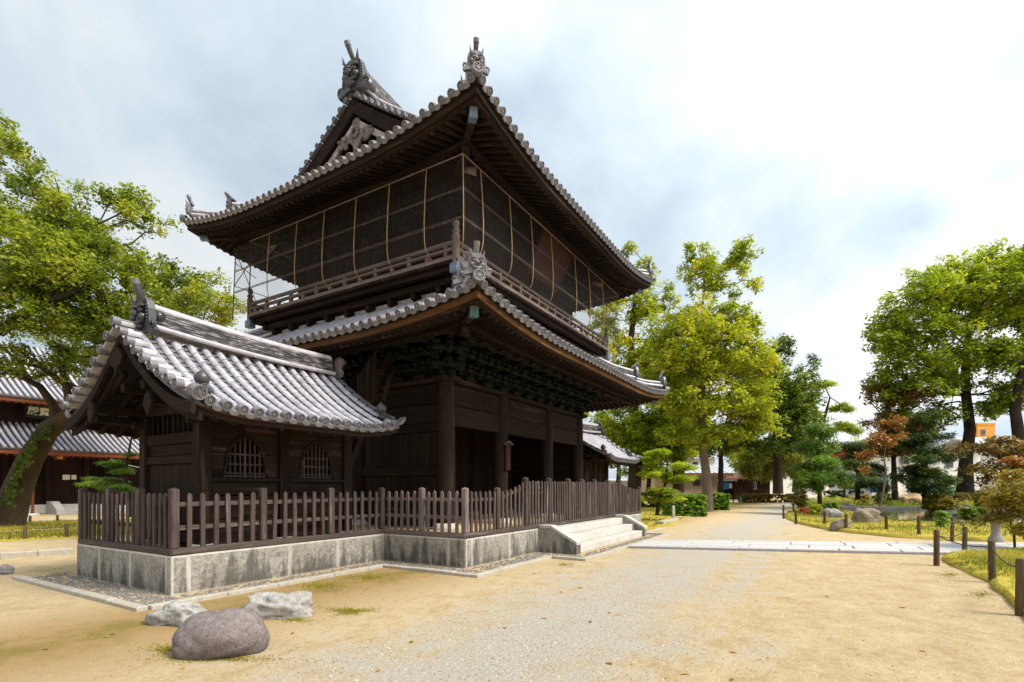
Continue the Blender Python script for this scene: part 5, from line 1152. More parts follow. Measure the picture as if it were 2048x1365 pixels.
def skeleton(trunk, A, seed=0, seg=.55, wob=.10):
    """grow limbs from a trunk polyline to attractor points, nearest first; pipe-model radii"""
    g = np.random.default_rng(seed); pos = [np.array(p[0], float) for p in trunk]; par = [-1] + list(range(len(trunk) - 1)); tr = [p[1] for p in trunk]; nt_ = len(trunk)
    start = max(1, int(nt_ * .35)); T = np.array(pos[start:]); dist = np.min(np.linalg.norm(A[:, None] - T[None], axis=2), axis=1); order = np.argsort(dist); tips = []
    dep = [0.0] * nt_
    for i in order:
        a = A[i]; P = np.array(pos); dd = np.linalg.norm(P - a, axis=1) + .22 * np.array(dep); dd[:start] += 50
        dd += np.clip(P[:, 2] - a[2], 0, None) * .6
        j = int(np.argmin(dd)); b_ = pos[j]; L = np.linalg.norm(a - b_); k = max(1, int(L / seg)); prev = j; side = g.normal(0, 1, 3) * wob * L
        for q in range(1, k + 1):
            t = q / k; p = b_ + (a - b_) * t + side * math.sin(math.pi * t) * .5 + np.array([0, 0, .12 * L * math.sin(math.pi * t)]) + (g.normal(0, .03, 3) if q < k else 0); pos.append(p); par.append(prev); dep.append(dep[prev] + L / k); prev = len(pos) - 1
        tips.append(prev)
    n = len(pos); cnt = np.zeros(n); e = 2.3
    for t in tips: cnt[t] += .011 ** e
    for i in range(n - 1, 0, -1):
        if cnt[i] == 0: cnt[i] = .008 ** e
        cnt[par[i]] += cnt[i]
    r = cnt ** (1 / e); 
    for i in range(nt_): r[i] = tr[i]
    for i in range(nt_, n): r[i] = min(r[i], r[par[i]] * .9)
    return pos, par, r, tips
def wood_mesh(b, pos, par, r, nt_, rmin=.006):
    b.tube([pos[i] for i in range(nt_)], [r[i] for i in range(nt_)], 14)
    ch = {}
    for i in range(nt_, len(pos)): ch.setdefault(par[i], []).append(i)
    done = set()
    for i in range(nt_, len(pos)):
        if i in done: continue
        c = [par[i], i]; done.add(i); k = i
        while ch.get(k):
            nx = [q for q in ch[k] if q not in done]
            if not nx: break
            k = max(nx, key=lambda q: r[q]); done.add(k); c.append(k)
        if r[c[1]] < rmin: continue
        rr = [min(r[q], r[c[1]]) for q in c]; b.tube([pos[q] for q in c], rr, 7 if rr[0] > .06 else 4, False)
def lobe_points(lobes, n, seed):
    g = np.random.default_rng(seed); w = np.array([l[1] * l[2] * l[3] for l in lobes]) ** .7; w /= w.sum(); P = []; T = []
    for l, k in zip(lobes, g.multinomial(n, w)):
        m = max(4, k // 6); d = g.normal(0, 1, (m, 3)); d /= np.linalg.norm(d, axis=1)[:, None]; d[:, 2] = np.where(d[:, 2] < -.35, -d[:, 2], d[:, 2]); R_ = np.array([l[1], l[2], l[3]])
        sub_ = d * g.uniform(.2, 1.0, (m, 1)) ** .7 * R_; st = g.normal(0, .15, m); w_ = g.integers(0, m, k)
        e = g.normal(0, 1, (k, 3)); e /= np.linalg.norm(e, axis=1)[:, None]; q = sub_[w_] + e * g.uniform(.1, 1, (k, 1)) * R_ * .46
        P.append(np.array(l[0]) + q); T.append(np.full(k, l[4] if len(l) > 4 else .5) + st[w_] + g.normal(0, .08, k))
    return np.concatenate(P), np.clip(np.concatenate(T), 0, 1)
def tree(name, label, cat, trunk, lobes, n_cl, n_leaf, size, leaf, bark='bark', rad=.42, flat=.6, aspect=.55, seed=1, group=None, up=.5, droop=0.0, seg=.55, crown='crown', wob=.10, fold=.25):
    T = thing(name, label, cat, trunk[0][0], group); A, tn = lobe_points(lobes, n_cl, seed); pos, par, r, tips = skeleton(trunk, A, seed, seg, wob)
    b = MB(); wood_mesh(b, pos, par, r, len(trunk)); b.build('trunk', bark, T)
    v, t = leaves(A, rad, n_leaf, size, aspect, flat, tn, up, droop, seed + 5, fold); o = bpy.data.objects.new(crown, tri_mesh(crown, v, t, leaf, 4)); link(o, T); return T
def TR(pts):     # trunk from photo pixels and depth: (u, v, depth, radius)
    return [(tuple(at(u, v, d)), r) for u, v, d, r in pts]
def LB(l):       # lobes: (u, v, depth, half-width px, half-height px, tint[, depth radius factor])
    out = []
    for q in l:
        u, v, d, w, h, t = q[:6]; k = d / F_PX; f = q[6] if len(q) > 6 else .9; rr = w * k * (1 + f) / 2; out.append((tuple(at(u, v, d)), rr, rr, h * k, t))
    return out
# leaning camphor at the left
TL = tree('camphor_tree', 'big leaning camphor with mossy trunk at the left edge', 'tree',
    TR([(6, 1062, 20.3, .78), (14, 1040, 20.3, .58), (33, 985, 20.3, .47), (60, 920, 20.2, .41), (97, 862, 20.0, .34), (138, 832, 19.6, .28), (182, 796, 19.3, .22), (222, 720, 19.2, .18), (235, 650, 19.2, .17)]),
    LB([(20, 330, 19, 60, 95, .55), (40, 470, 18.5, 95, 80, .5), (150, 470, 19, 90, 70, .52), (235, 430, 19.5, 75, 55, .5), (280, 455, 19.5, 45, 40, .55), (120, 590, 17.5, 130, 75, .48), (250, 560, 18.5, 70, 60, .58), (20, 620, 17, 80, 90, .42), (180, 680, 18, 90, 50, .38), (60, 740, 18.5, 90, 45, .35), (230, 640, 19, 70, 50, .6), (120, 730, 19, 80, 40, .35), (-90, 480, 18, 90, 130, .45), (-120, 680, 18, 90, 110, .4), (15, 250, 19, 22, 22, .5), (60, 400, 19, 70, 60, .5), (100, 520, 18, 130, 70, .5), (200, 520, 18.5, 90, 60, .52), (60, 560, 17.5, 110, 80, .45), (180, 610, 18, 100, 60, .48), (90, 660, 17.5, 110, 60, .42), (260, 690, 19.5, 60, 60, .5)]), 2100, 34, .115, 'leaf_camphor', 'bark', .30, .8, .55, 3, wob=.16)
b = MB(); lim = TR([(120, 846, 19.8, .20), (104, 806, 19.5, .15), (80, 774, 19.2, .12), (40, 752, 18.8, .10), (-20, 728, 18.5, .08)]); b.tube([p for p, r in lim], [r for p, r in lim], 9); b.build('limb', 'bark_dark', TL)
lim = TR([(146, 826, 19.6, .18), (136, 790, 19.3, .13), (124, 740, 19, .10), (118, 690, 19, .07)]); b = MB(); b.tube([p for p, r in lim], [r for p, r in lim], 9); b.build('limb', 'bark_dark', TL)
lim = TR([(0, 665, 17.5, .16), (60, 620, 17.3, .14), (110, 600, 17.2, .11), (160, 580, 17.4, .07), (200, 572, 17.8, .03)]); b = MB(); b.tube([p for p, r in lim], [r for p, r in lim], 9); b.build('limb', 'bark_dark', TL)
C = []
for k in range(300):       # ferns and ivy on the trunk's upper side
    t = random.uniform(.12, .86); q = [(14, 1040), (33, 985), (60, 920), (97, 862), (138, 832)]; i = min(3, int(t * 4)); f_ = t * 4 - i; u = q[i][0] + (q[i + 1][0] - q[i][0]) * f_; v = q[i][1] + (q[i + 1][1] - q[i][1]) * f_; w = 30 - 10 * t
    a = -1.05 + abs(random.gauss(0, .45)); C.append(at(u + a * w * .8, v + a * w * .35, 20.0 - .55 * math.cos(a * 1.5)))
v, t = leaves(np.array([list(p) for p in C]), .10, 12, .10, .35, .8, np.full(len(C), .22), .2, .2, 8); o = bpy.data.objects.new('epiphyte_fern', tri_mesh('epiphyte_fern', v, t, 'leaf_green', 4)); link(o, TL)
tree('camphor_tree', 'second leafy tree behind the annex ridge at the left', 'tree', TR([(300, 1020, 27, .5), (310, 900, 27, .4), (330, 760, 27, .3), (345, 660, 27, .2)]),
    LB([(350, 600, 27, 60, 60, .45), (330, 545, 27, 30, 35, .35), (420, 610, 26, 55, 40, .6), (450, 640, 26, 40, 30, .7), (380, 650, 26, 70, 35, .5), (300, 620, 27, 70, 70, .4), (460, 680, 26, 35, 25, .7), (240, 700, 28, 90, 80, .35), (160, 720, 28, 90, 70, .35), (470, 606, 26, 14, 16, .6), (390, 590, 27, 60, 50, .5), (280, 560, 28, 50, 50, .45)]), 800, 40, .13, 'leaf_camphor', 'bark', .36, .8, .55, 9)
# trees beyond the gate, right
tree('broadleaf_tree', 'tall yellow-green broadleaf tree standing by the trimmed hedge', 'tree', TR([(1416, 1024, 33, .34), (1414, 960, 33, .28), (1405, 890, 33, .25), (1402, 800, 33, .21), (1412, 700, 33, .16), (1405, 610, 33, .10)]),
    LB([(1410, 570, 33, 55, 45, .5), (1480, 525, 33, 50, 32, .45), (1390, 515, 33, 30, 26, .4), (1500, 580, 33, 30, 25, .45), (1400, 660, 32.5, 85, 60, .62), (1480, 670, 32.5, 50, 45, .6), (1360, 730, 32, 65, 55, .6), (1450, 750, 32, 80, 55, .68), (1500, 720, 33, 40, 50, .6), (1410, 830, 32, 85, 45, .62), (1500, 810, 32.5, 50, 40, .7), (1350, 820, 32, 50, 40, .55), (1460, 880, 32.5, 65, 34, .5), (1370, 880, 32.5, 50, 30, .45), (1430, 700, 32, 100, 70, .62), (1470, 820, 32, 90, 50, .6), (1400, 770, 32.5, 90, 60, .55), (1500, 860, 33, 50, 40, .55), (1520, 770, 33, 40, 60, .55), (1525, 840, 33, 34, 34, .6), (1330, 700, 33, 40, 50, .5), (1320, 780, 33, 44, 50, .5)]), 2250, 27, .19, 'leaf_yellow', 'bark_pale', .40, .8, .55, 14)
tree('broadleaf_tree', 'pale green tree rising between the gate eaves and the tall tree', 'tree', TR([(1268, 990, 40, .55), (1272, 880, 40, .42), (1265, 780, 40, .34), (1262, 680, 40, .24), (1270, 600, 40, .14)]),
    LB([(1265, 560, 40, 50, 40, .55), (1235, 620, 40, 60, 50, .6), (1290, 640, 40, 50, 50, .55), (1240, 700, 39, 55, 50, .65), (1310, 720, 39, 55, 50, .55), (1200, 660, 41, 40, 30, .6), (1280, 800, 39, 60, 45, .5), (1230, 850, 40, 55, 40, .4), (1310, 860, 39, 50, 40, .45), (1250, 520, 40, 25, 22, .45), (1330, 600, 40, 30, 30, .5), (1270, 750, 40, 80, 60, .55), (1260, 900, 40, 80, 40, .4), (1330, 780, 40, 50, 60, .5)]), 1200, 27, .21, 'leaf_yellow', 'bark', .45, .8, .55, 22)
tree('broadleaf_tree', 'dark ivy-clad tree close left of the tall hedge tree', 'tree', TR([(1357, 985, 38, .42), (1358, 900, 38, .40), (1355, 820, 38, .3), (1350, 740, 38, .2)]),
    LB([(1350, 780, 38, 60, 60, .45), (1320, 860, 37, 55, 45, .4), (1390, 860, 37, 40, 35, .4), (1300, 920, 38, 40, 30, .4), (1357, 930, 37.2, 14, 55, .2)]), 500, 46, .22, 'leaf_right', 'bark_dark', .55, .8, .55, 31)
tree('broadleaf_tree', 'slender dark-trunked tree right of the tall yellow tree', 'tree', TR([(1556, 988, 45, .42), (1555, 920, 45, .36), (1553, 860, 45, .3), (1550, 780, 45, .2), (1556, 720, 45, .12)]),
    LB([(1560, 710, 45, 28, 35, .35), (1545, 770, 45, 45, 45, .42), (1600, 760, 45, 35, 30, .4), (1622, 728, 45, 12, 22, .35), (1570, 850, 45, 60, 45, .4), (1520, 860, 45, 40, 45, .45), (1590, 900, 45, 45, 30, .35), (1530, 910, 45, 50, 30, .4), (1555, 810, 45, 60, 50, .42), (1580, 800, 45, 50, 40, .4), (1530, 800, 45, 40, 50, .5), (1600, 850, 45, 50, 40, .5), (1510, 740, 45, 40, 40, .5), (1620, 800, 45, 34, 30, .5)]), 1200, 26, .22, 'leaf_green', 'bark_dark', .5, .8, .55, 41)
tree('garden_pine', 'cloud-shaped pine with twisting bare limbs behind the garden', 'pine', TR([(1664, 975, 46, .25), (1655, 920, 46, .22), (1640, 870, 46, .17), (1652, 825, 46, .12), (1660, 795, 46, .06)]),
    LB([(1660, 780, 46, 34, 16, .6), (1680, 820, 46, 28, 12, .55), (1618, 835, 46, 26, 18, .5), (1690, 865, 46, 32, 22, .55), (1710, 900, 46, 30, 20, .5), (1610, 880, 46, 25, 14, .45)]), 190, 60, .20, 'leaf_right', 'bark_dark', .5, .5, .3, 47)
tree('camphor_tree', 'large spreading camphor over the right garden, dark trunk', 'tree', TR([(1930, 985, 36, .52), (1932, 920, 36, .38), (1940, 860, 36, .33), (1932, 790, 36, .28), (1930, 720, 36, .22), (1940, 650, 36, .18)]),
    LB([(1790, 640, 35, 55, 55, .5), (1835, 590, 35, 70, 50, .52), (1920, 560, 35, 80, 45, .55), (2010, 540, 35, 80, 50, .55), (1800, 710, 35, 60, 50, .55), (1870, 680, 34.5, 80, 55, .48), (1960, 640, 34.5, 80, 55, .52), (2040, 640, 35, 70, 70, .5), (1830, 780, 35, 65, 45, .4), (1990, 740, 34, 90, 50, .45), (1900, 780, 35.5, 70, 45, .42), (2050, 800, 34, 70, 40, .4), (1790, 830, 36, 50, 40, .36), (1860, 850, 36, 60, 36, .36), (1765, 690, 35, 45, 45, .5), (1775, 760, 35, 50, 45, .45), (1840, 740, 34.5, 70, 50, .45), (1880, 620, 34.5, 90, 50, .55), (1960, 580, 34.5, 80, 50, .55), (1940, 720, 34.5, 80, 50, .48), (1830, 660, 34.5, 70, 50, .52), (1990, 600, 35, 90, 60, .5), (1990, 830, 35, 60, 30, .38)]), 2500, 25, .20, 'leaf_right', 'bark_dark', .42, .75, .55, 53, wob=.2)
tree('camphor_tree', 'camphor with a thick trunk at the far right edge', 'tree', TR([(2046, 985, 33, .45), (2040, 890, 33, .34), (2030, 820, 33, .28), (2045, 740, 33, .22), (2060, 660, 33, .2)]),
    LB([(2070, 600, 33, 90, 80, .5), (2120, 700, 33, 90, 80, .5), (2080, 530, 33, 70, 40, .5), (2060, 780, 33, 60, 40, .4), (2150, 800, 33, 80, 60, .4)]), 600, 26, .22, 'leaf_right', 'bark_dark', .48, .75, .55, 59)
tree('garden_pine', 'bushy bright green pine at the tip of the far lawn', 'pine', TR([(1640, 1008, 30, .12), (1638, 970, 30, .11), (1642, 920, 30, .09), (1640, 870, 30, .05)]),
    LB([(1640, 870, 30, 26, 24, .55), (1632, 905, 30, 40, 20, .5), (1650, 930, 29.5, 42, 18, .55), (1615, 945, 30, 32, 16, .5), (1645, 965, 29, 52, 18, .5), (1610, 975, 30, 28, 14, .45), (1680, 960, 30, 24, 18, .5)]), 330, 90, .20, 'leaf_pine', 'bark_dark', .40, .8, .14, 61, up=.7)
tree('garden_pine', 'dark pine behind the pond, next to the red maple', 'pine', TR([(1715, 1000, 33, .14), (1716, 960, 33, .12), (1722, 910, 33, .08)]), LB([(1720, 905, 33, 34, 22, .4), (1700, 940, 33, 42, 24, .4), (1745, 945, 33, 36, 24, .35), (1720, 975, 32, 55, 22, .35)]), 240, 90, .22, 'leaf_darkpine', 'bark_dark', .4, .6, .14, 67, up=.9)
tree('conifer', 'tall dark conifer in the middle of the right garden', 'tree', TR([(1850, 1005, 32, .16), (1850, 930, 32, .13), (1848, 840, 32, .05)]), LB([(1848, 850, 32, 30, 30, .3), (1840, 890, 32, 46, 26, .35), (1860, 925, 31.5, 55, 26, .35), (1830, 955, 32, 50, 22, .3), (1870, 975, 31, 50, 22, .3)]), 300, 80, .22, 'leaf_darkpine', 'bark_dark', .45, .55, .16, 71)
tree('maple', 'thin pale-stemmed maple with sparse pink-orange leaves by the pond', 'tree', TR([(1760, 1013, 28, .06), (1766, 985, 28, .05), (1772, 950, 28, .045), (1768, 915, 28, .03)]), LB([(1752, 880, 28, 40, 18, .6), (1790, 890, 28, 34, 16, .55), (1740, 915, 28, 24, 12, .7), (1800, 850, 28, 34, 22, .3), (1735, 945, 28, 16, 10, .7)]), 120, 26, .12, 'leaf_orange', 'bark_pale', .35, .5, .7, 73)
tree('broadleaf_tree', 'rust-tinged small tree in the middle of the right garden', 'tree', TR([(1790, 1000, 36, .2), (1788, 940, 36, .16), (1785, 880, 36, .1)]), LB([(1765, 790, 36, 36, 30, .5), (1800, 800, 36, 50, 36, .45), (1770, 850, 36, 44, 30, .55), (1815, 870, 36, 50, 34, .4), (1790, 910, 36, 55, 26, .4)]), 480, 34, .19, 'leaf_rust', 'bark_dark', .5, .6, .5, 79)
tree('maple', 'small scarlet maple between the two garden pines', 'tree', TR([(1688, 990, 36, .06), (1690, 955, 36, .05), (1690, 930, 36, .03)]), LB([(1690, 925, 35, 18, 12, .6), (1668, 918, 35.5, 10, 8, .6), (1700, 905, 36, 10, 8, .5)]), 60, 36, .16, 'leaf_red', 'bark_dark', .32, .6, .7, 83)
tree('maple', 'layered orange-brown maple over the rocks at the right', 'tree', TR([(2010, 1000, 27, .1), (2006, 950, 27, .09), (1998, 910, 27, .05)]), LB([(1950, 905, 27, 46, 14, .35), (2000, 890, 27, 50, 14, .5), (2040, 910, 27, 44, 16, .6), (1960, 940, 27, 44, 12, .5), (2020, 945, 26.5, 50, 14, .55), (1985, 965, 26.5, 36, 10, .4)]), 200, 20, .14, 'leaf_rust', 'bark_dark', .45, .6, .7, 89)
tree('maple', 'low red-orange maple at the right edge behind the bush', 'tree', TR([(2050, 1000, 25, .08), (2046, 960, 25, .06)]), LB([(2040, 930, 25, 34, 12, .6), (2055, 955, 25, 40, 14, .5), (2030, 975, 25, 24, 10, .4)]), 120, 40, .14, 'leaf_orange', 'bark_dark', .35, .4, .7, 97)
tree('willow', 'weeping willow hanging pale leaves in front of the far wall', 'tree', TR([(1502, 985, 50, .22), (1503, 930, 50, .2), (1508, 890, 50, .14)]), LB([(1495, 905, 50, 30, 20, .5), (1530, 915, 50, 40, 24, .5), (1570, 925, 50, 40, 24, .55), (1520, 945, 49.5, 50, 22, .5), (1590, 945, 50, 24, 20, .5)]), 300, 60, .36, 'leaf_willow', 'bark_dark', .62, 1.1, .16, 101, up=.0, droop=1.6)
tree('garden_pine', 'small slanting pine with layered pads beyond the far annex', 'pine', TR([(1314, 1031, 24, .10), (1318, 1005, 24, .085), (1330, 970, 24, .07), (1335, 930, 24, .05), (1330, 905, 24, .03)]), LB([(1325, 905, 24, 26, 8, .6), (1300, 925, 24, 26, 8, .55), (1355, 935, 24, 34, 9, .6), (1305, 955, 24, 34, 9, .5), (1360, 965, 24, 36, 10, .5), (1330, 985, 23.5, 34, 9, .55), (1290, 1000, 24, 34, 8, .55), (1350, 1000, 23.5, 26, 8, .55)]), 260, 46, .17, 'leaf_right', 'bark', .28, .4, .16, 103, up=1)
tree('broadleaf_tree', 'low leafy tree between the far annex roof and the small pine', 'tree', TR([(1296, 985, 44, .2), (1300, 940, 44, .16), (1304, 890, 44, .1)]), LB([(1290, 890, 44, 50, 34, .5), (1330, 920, 43, 46, 30, .45), (1275, 930, 44, 40, 26, .4), (1300, 955, 43, 55, 20, .35), (1370, 900, 44, 60, 40, .45), (1350, 840, 44, 60, 40, .5)]), 620, 36, .22, 'leaf_right', 'bark_dark', .5, .8, .55, 111)
tree('broadleaf_tree', 'dark tree in the gap right of the hedge tree trunk', 'tree', TR([(1440, 990, 47, .26), (1442, 930, 47, .22), (1440, 880, 47, .15)]), LB([(1440, 880, 47, 50, 34, .4), (1480, 900, 47, 44, 28, .4), (1410, 905, 47, 34, 24, .4)]), 330, 34, .24, 'leaf_green', 'bark_dark', .55, .8, .55, 113)
tree('broadleaf_tree', 'spreading green tree filling the sky beside the slender tree', 'tree', TR([(1590, 985, 56, .3), (1592, 930, 56, .24), (1590, 880, 56, .15)]), LB([(1590, 880, 56, 50, 34, .4), (1640, 910, 56, 50, 28, .45), (1560, 915, 56, 50, 26, .4)]), 330, 34, .28, 'leaf_green', 'bark_dark', .65, .8, .55, 117)
# pine spray behind the fence at the left
tree('garden_pine', 'layered green pine between the hall and the left annex', 'pine', TR([(262, 1035, 17, .09), (258, 1000, 17, .08), (250, 950, 17, .05), (262, 880, 17, .03)]), LB([(225, 930, 17, 26, 7, .6), (250, 945, 17, 32, 8, .55), (205, 965, 17, 40, 8, .6), (245, 980, 16.8, 36, 8, .5), (180, 972, 17, 22, 5, .65), (262, 870, 17, 12, 14, .5), (268, 915, 17, 14, 10, .5)]), 190, 70, .11, 'leaf_pine', 'bark_dark', .2, .45, .12, 107, up=1.1)
# ------------------------------------------------------------------ hedges and shrubs
def shrub(name, label, u, v, wpx, hpx, leaf, seed, n=90, nl=40, size=.09, deep=.7, flat=.7, cat='shrub', boxy=False, group=None, aspect=.55):
    p = gnd(u, v); d = EYE * F_PX / (v - HY); w = wpx / F_PX * d / 2; h = hpx / F_PX * d; T = thing(name, label, cat, p, group); g = np.random.default_rng(seed); q = g.normal(0, 1, (n, 3)); q /= np.linalg.norm(q, axis=1)[:, None]
    if boxy:
        q = g.uniform(-1, 1, (n, 3)); ii = g.integers(0, 3, n); q[np.arange(n), ii] = np.where(g.uniform(0, 1, n) < .5, -1, 1) * g.uniform(.82, 1, n)
    else: q *= g.uniform(.55, 1, (n, 1)); R3 = np.array([[XD[0], XD[1]], [YD[0], YD[1]]])
    loc = np.column_stack([q[:, 0] * w, q[:, 1] * w * deep]); xy = loc @ np.array([[XD[0], YD[0]], [XD[1], YD[1]]]); c = np.column_stack([p.x + XD[1] * w * deep + xy[:, 0], p.y + YD[1] * w * deep + xy[:, 1], np.clip(h * .5 + q[:, 2] * h * .5, .04, None)])
    v_, t = leaves(c, max(.1, h * (.11 if boxy else .16)), nl, size, aspect, flat, np.clip(.5 + g.normal(0, .16, n), 0, 1), .5, 0, seed); o = bpy.data.objects.new('foliage', tri_mesh('foliage', v_, t, leaf, 4)); link(o, T)
    b = MB(); base = V((p.x + XD[1] * w * deep, p.y + YD[1] * w * deep, 0))
    for k in range(14): e = V(c[random.randrange(n)]); m_ = base.lerp(e, .5) + V((0, 0, .1 * h)); b.tube([base + (e - base) * .12 * V((1, 1, 0)).length * .3 if False else V((base.x + (e.x - base.x) * .3, base.y + (e.y - base.y) * .3, -.02)), m_, e], [.016, .012, .005], 5, False)
    b.build('stems', 'bark_dark', T); return T
shrub('hedge', 'bright green clipped hedge left of the hedge tree trunk', 1378, 1034, 70, 42, 'leaf_bright', 201, 420, 40, .12, .9, .8, 'hedge', True)
shrub('hedge', 'bright green clipped hedge right of the hedge tree trunk', 1432, 1021, 52, 32, 'leaf_bright', 202, 400, 40, .13, 1.0, .8, 'hedge', True)
shrub('hedge', 'long low trimmed hedge at the end of the drive', 1540, 1006, 106, 16, 'leaf_hedge', 203, 260, 40, .2, .25, .8, 'hedge', True)
shrub('hedge', 'dark green hedge behind the small slanting pine', 1305, 1016, 60, 28, 'leaf_green', 204, 200, 40, .18, .6, .8, 'hedge', True)
shrub('shrub', 'yellow-green bush at the rope posts of the lawn tip', 1605, 1018, 34, 40, 'leaf_hedge', 205, 80, 36, .11)
shrub('shrub', 'yellow flowering plant on the far lawn', 1636, 1036, 26, 26, 'leaf_yellow', 206, 50, 24, .09); shrub('shrub', 'glossy green plant beside the lawn rocks', 1668, 1026, 40, 20, 'leaf_bright', 207, 60, 30, .12)
shrub('shrub', 'dark glossy camellia bush below the conifer', 1885, 1012, 90, 78, 'leaf_blue', 208, 200, 46, .17); shrub('shrub', 'golden bush in front of the orange rock', 1900, 1028, 70, 38, 'leaf_hedge', 209, 110, 34, .13); shrub('shrub', 'small golden bush behind the pond rim', 1735, 1012, 34, 22, 'leaf_hedge', 210, 60, 32, .13)
shrub('shrub', 'green low bush at the foot of the pale maple', 1785, 1014, 50, 30, 'leaf_green', 211, 90, 36, .14); shrub('shrub', 'yellow-green sapling at the pond edge by the posts', 1890, 1062, 24, 44, 'leaf_bright', 212, 40, 20, .09)
shrub('shrub', 'broadleaf green plant beside the stone lantern', 1965, 1048, 60, 34, 'leaf_green', 213, 90, 30, .13); shrub('shrub', 'deep red azalea at the foot of the big grey rock', 1958, 985, 34, 22, 'leaf_red', 214, 50, 36, .14)
shrub('shrub', 'tall amber bush between the tan rocks and the lantern', 2010, 1030, 70, 52, 'leaf_hedge', 216, 150, 36, .12)
shrub('shrub', 'rust-brown azalea mound behind the pond at the right', 1935, 1012, 60, 26, 'leaf_rust', 217, 110, 36, .13)
shrub('shrub', 'reddish low plant beside the yellow flowering plant', 1615, 1034, 22, 20, 'leaf_red', 218, 40, 14, .09)
shrub('shrub', 'low dark hedge along the back of the garden', 1830, 1001, 320, 18, 'leaf_darkpine', 215, 330, 40, .22, .12, .8, 'shrub', True)
tree('shrub', 'loose orange-leaved bush beside the granite path at the right', 'shrub', TR([(2030, 1100, 13, .03), (2028, 1070, 13, .025), (2020, 1040, 13, .02)]), LB([(2000, 1010, 13, 34, 18, .5), (2035, 985, 13, 40, 26, .55), (1985, 1040, 13, 30, 12, .5), (2040, 1035, 13, 40, 26, .5), (2070, 1000, 13, 40, 40, .5), (2020, 955, 13, 22, 16, .6), (1945, 1045, 13.2, 22, 10, .5), (2030, 1010, 12.6, 50, 40, .5), (2040, 1065, 12.6, 30, 24, .5)]), 460, 30, .062, 'leaf_hedge', 'bark', .2, .6, .5, 221, seg=.25)
# low mixed planting that no one could count, between the garden rocks and under the garden trees
gc = []
for k in range(900):
    u, v_ = random.uniform(1600, 2140), random.uniform(1000, 1013) if random.random() < .75 else random.uniform(1013, 1018); p = gnd(u, v_); gc.append((p.x, p.y, random.uniform(.05, .45) * random.random() + .05))
vv, tt = leaves(np.array(gc), .32, 22, .15, .5, .7, np.clip(RNG.normal(.45, .22, len(gc)), 0, 1), .6, 0, 77); o = bpy.data.objects.new('ground_cover', tri_mesh('ground_cover', vv, tt, 'leaf_right', 4)); link(o); struct(o, 'stuff', 'low mixed green planting under the garden trees')
gc = []
for k in range(260):
    u, v_ = random.uniform(1640, 2140), random.uniform(1001, 1016); p = gnd(u, v_); gc.append((p.x, p.y, random.uniform(.1, .5)))
vv, tt = leaves(np.array(gc), .3, 22, .13, .5, .7, np.clip(RNG.normal(.5, .25, len(gc)), 0, 1), .6, 0, 78); o = bpy.data.objects.new('ground_cover', tri_mesh('ground_cover', vv, tt, 'leaf_rust', 4)); link(o); struct(o, 'stuff', 'russet autumn ground cover among the garden rocks')
# ------------------------------------------------------------------ pond and garden stones
pp = [gnd(1676, 1017, .02), gnd(1740, 1014, .02), gnd(1850, 1014, .02), gnd(2000, 1014, .02), gnd(2300, 1016, .02), gnd(2300, 1056, .02), gnd(1990, 1056, .02), gnd(1850, 1054, .02), gnd(1770, 1044, .02), gnd(1715, 1033, .02)]
b = MB(); b.add(pp, [tuple(range(len(pp)))[::-1]]); struct(b.build('pond_water', 'water'), label='still green pond water')
for i in range(9):
    u0, u1 = 1680 + i * 38, 1680 + (i + 1) * 38; a, c = gnd(u0, 1019), gnd(u1, 1019); b = MB(); b.beam(a + V((0, 0, .09)), c + V((0, 0, .09)), .35, .26, .03); tag(b.build('rim_stone', 'kerb_stone'), 'cut rim stone in the row along the back of the pond', 'stone', 'pond rim stones')
for nm, lb, u, v, w, h, m, sd in (('rock', 'brown rounded rock left on the far lawn', 1672, 1042, 36, 22, 'rock_grey', 301), ('rock', 'dark tan rock sunk at the edge of the far lawn', 1689, 1064, 36, 24, 'rock_tan', 302), ('rock', 'large angular cracked rock on the far lawn by the pond', 1743, 1053, 48, 34, 'rock_tan', 303), ('rock', 'small pale rock behind the lawn plants', 1700, 1018, 18, 11, 'rock_white', 304), ('rock', 'broad orange-tan rock on the far pond bank', 1830, 1014, 48, 24, 'rock_orange', 305), ('rock', 'tan rock pile left of the big grey rock', 1945, 1000, 66, 44, 'rock_tan', 306), ('rock', 'tall grey rock standing above the red azalea', 1994, 992, 46, 52, 'rock_grey', 307), ('rock', 'round pale stone low in front of the tan rocks', 1940, 1020, 16, 10, 'rock_tan', 308), ('rock', 'brown rock under the orange maple', 1985, 1000, 28, 24, 'rock_tan', 309), ('rock', 'flat grey rock at the rim of the pond', 1905, 1032, 26, 9, 'rock_grey', 310)): rock(nm, lb, u, v, w, h, m, sd, .2, .7, 'rock', 'garden rocks', 1.3, 30, 18, False, .85, .25, 1.7)
for i in range(8): rock('rock', 'low brown edging rock in the row behind the lawn tip', 1625 + i * 13, 1009 + (i % 3), 16, 9, 'rock_grey' if i % 2 else 'rock_tan', 330 + i, .25, .7, 'rock', 'edging rocks behind the lawn tip')
LT = thing('stone_lantern', 'weathered stone lantern half hidden by the orange bush', 'lantern', gnd(1992, 1084)); p = gnd(1992, 1084); k = 1040 * 1.6 / (1084 - 973) / 1040
b = MB(); b.lathe([(14 * k, 0), (12 * k, 8 * k), (8 * k, 13 * k), (8 * k, 34 * k), (11 * k, 38 * k)], 12, p); b.build('pillar', 'rock_grey', LT); b = MB(); b.blob(p + V((0, 0, 60 * k)), 14 * k, 14 * k, 10 * k, 5, .06, 14, 9); b.build('cap_stone', 'rock_tan', LT); b = MB(); b.lathe([(9 * k, 38 * k), (9 * k, 52 * k)], 8, p); b.build('light_box', 'rock_tan', LT)
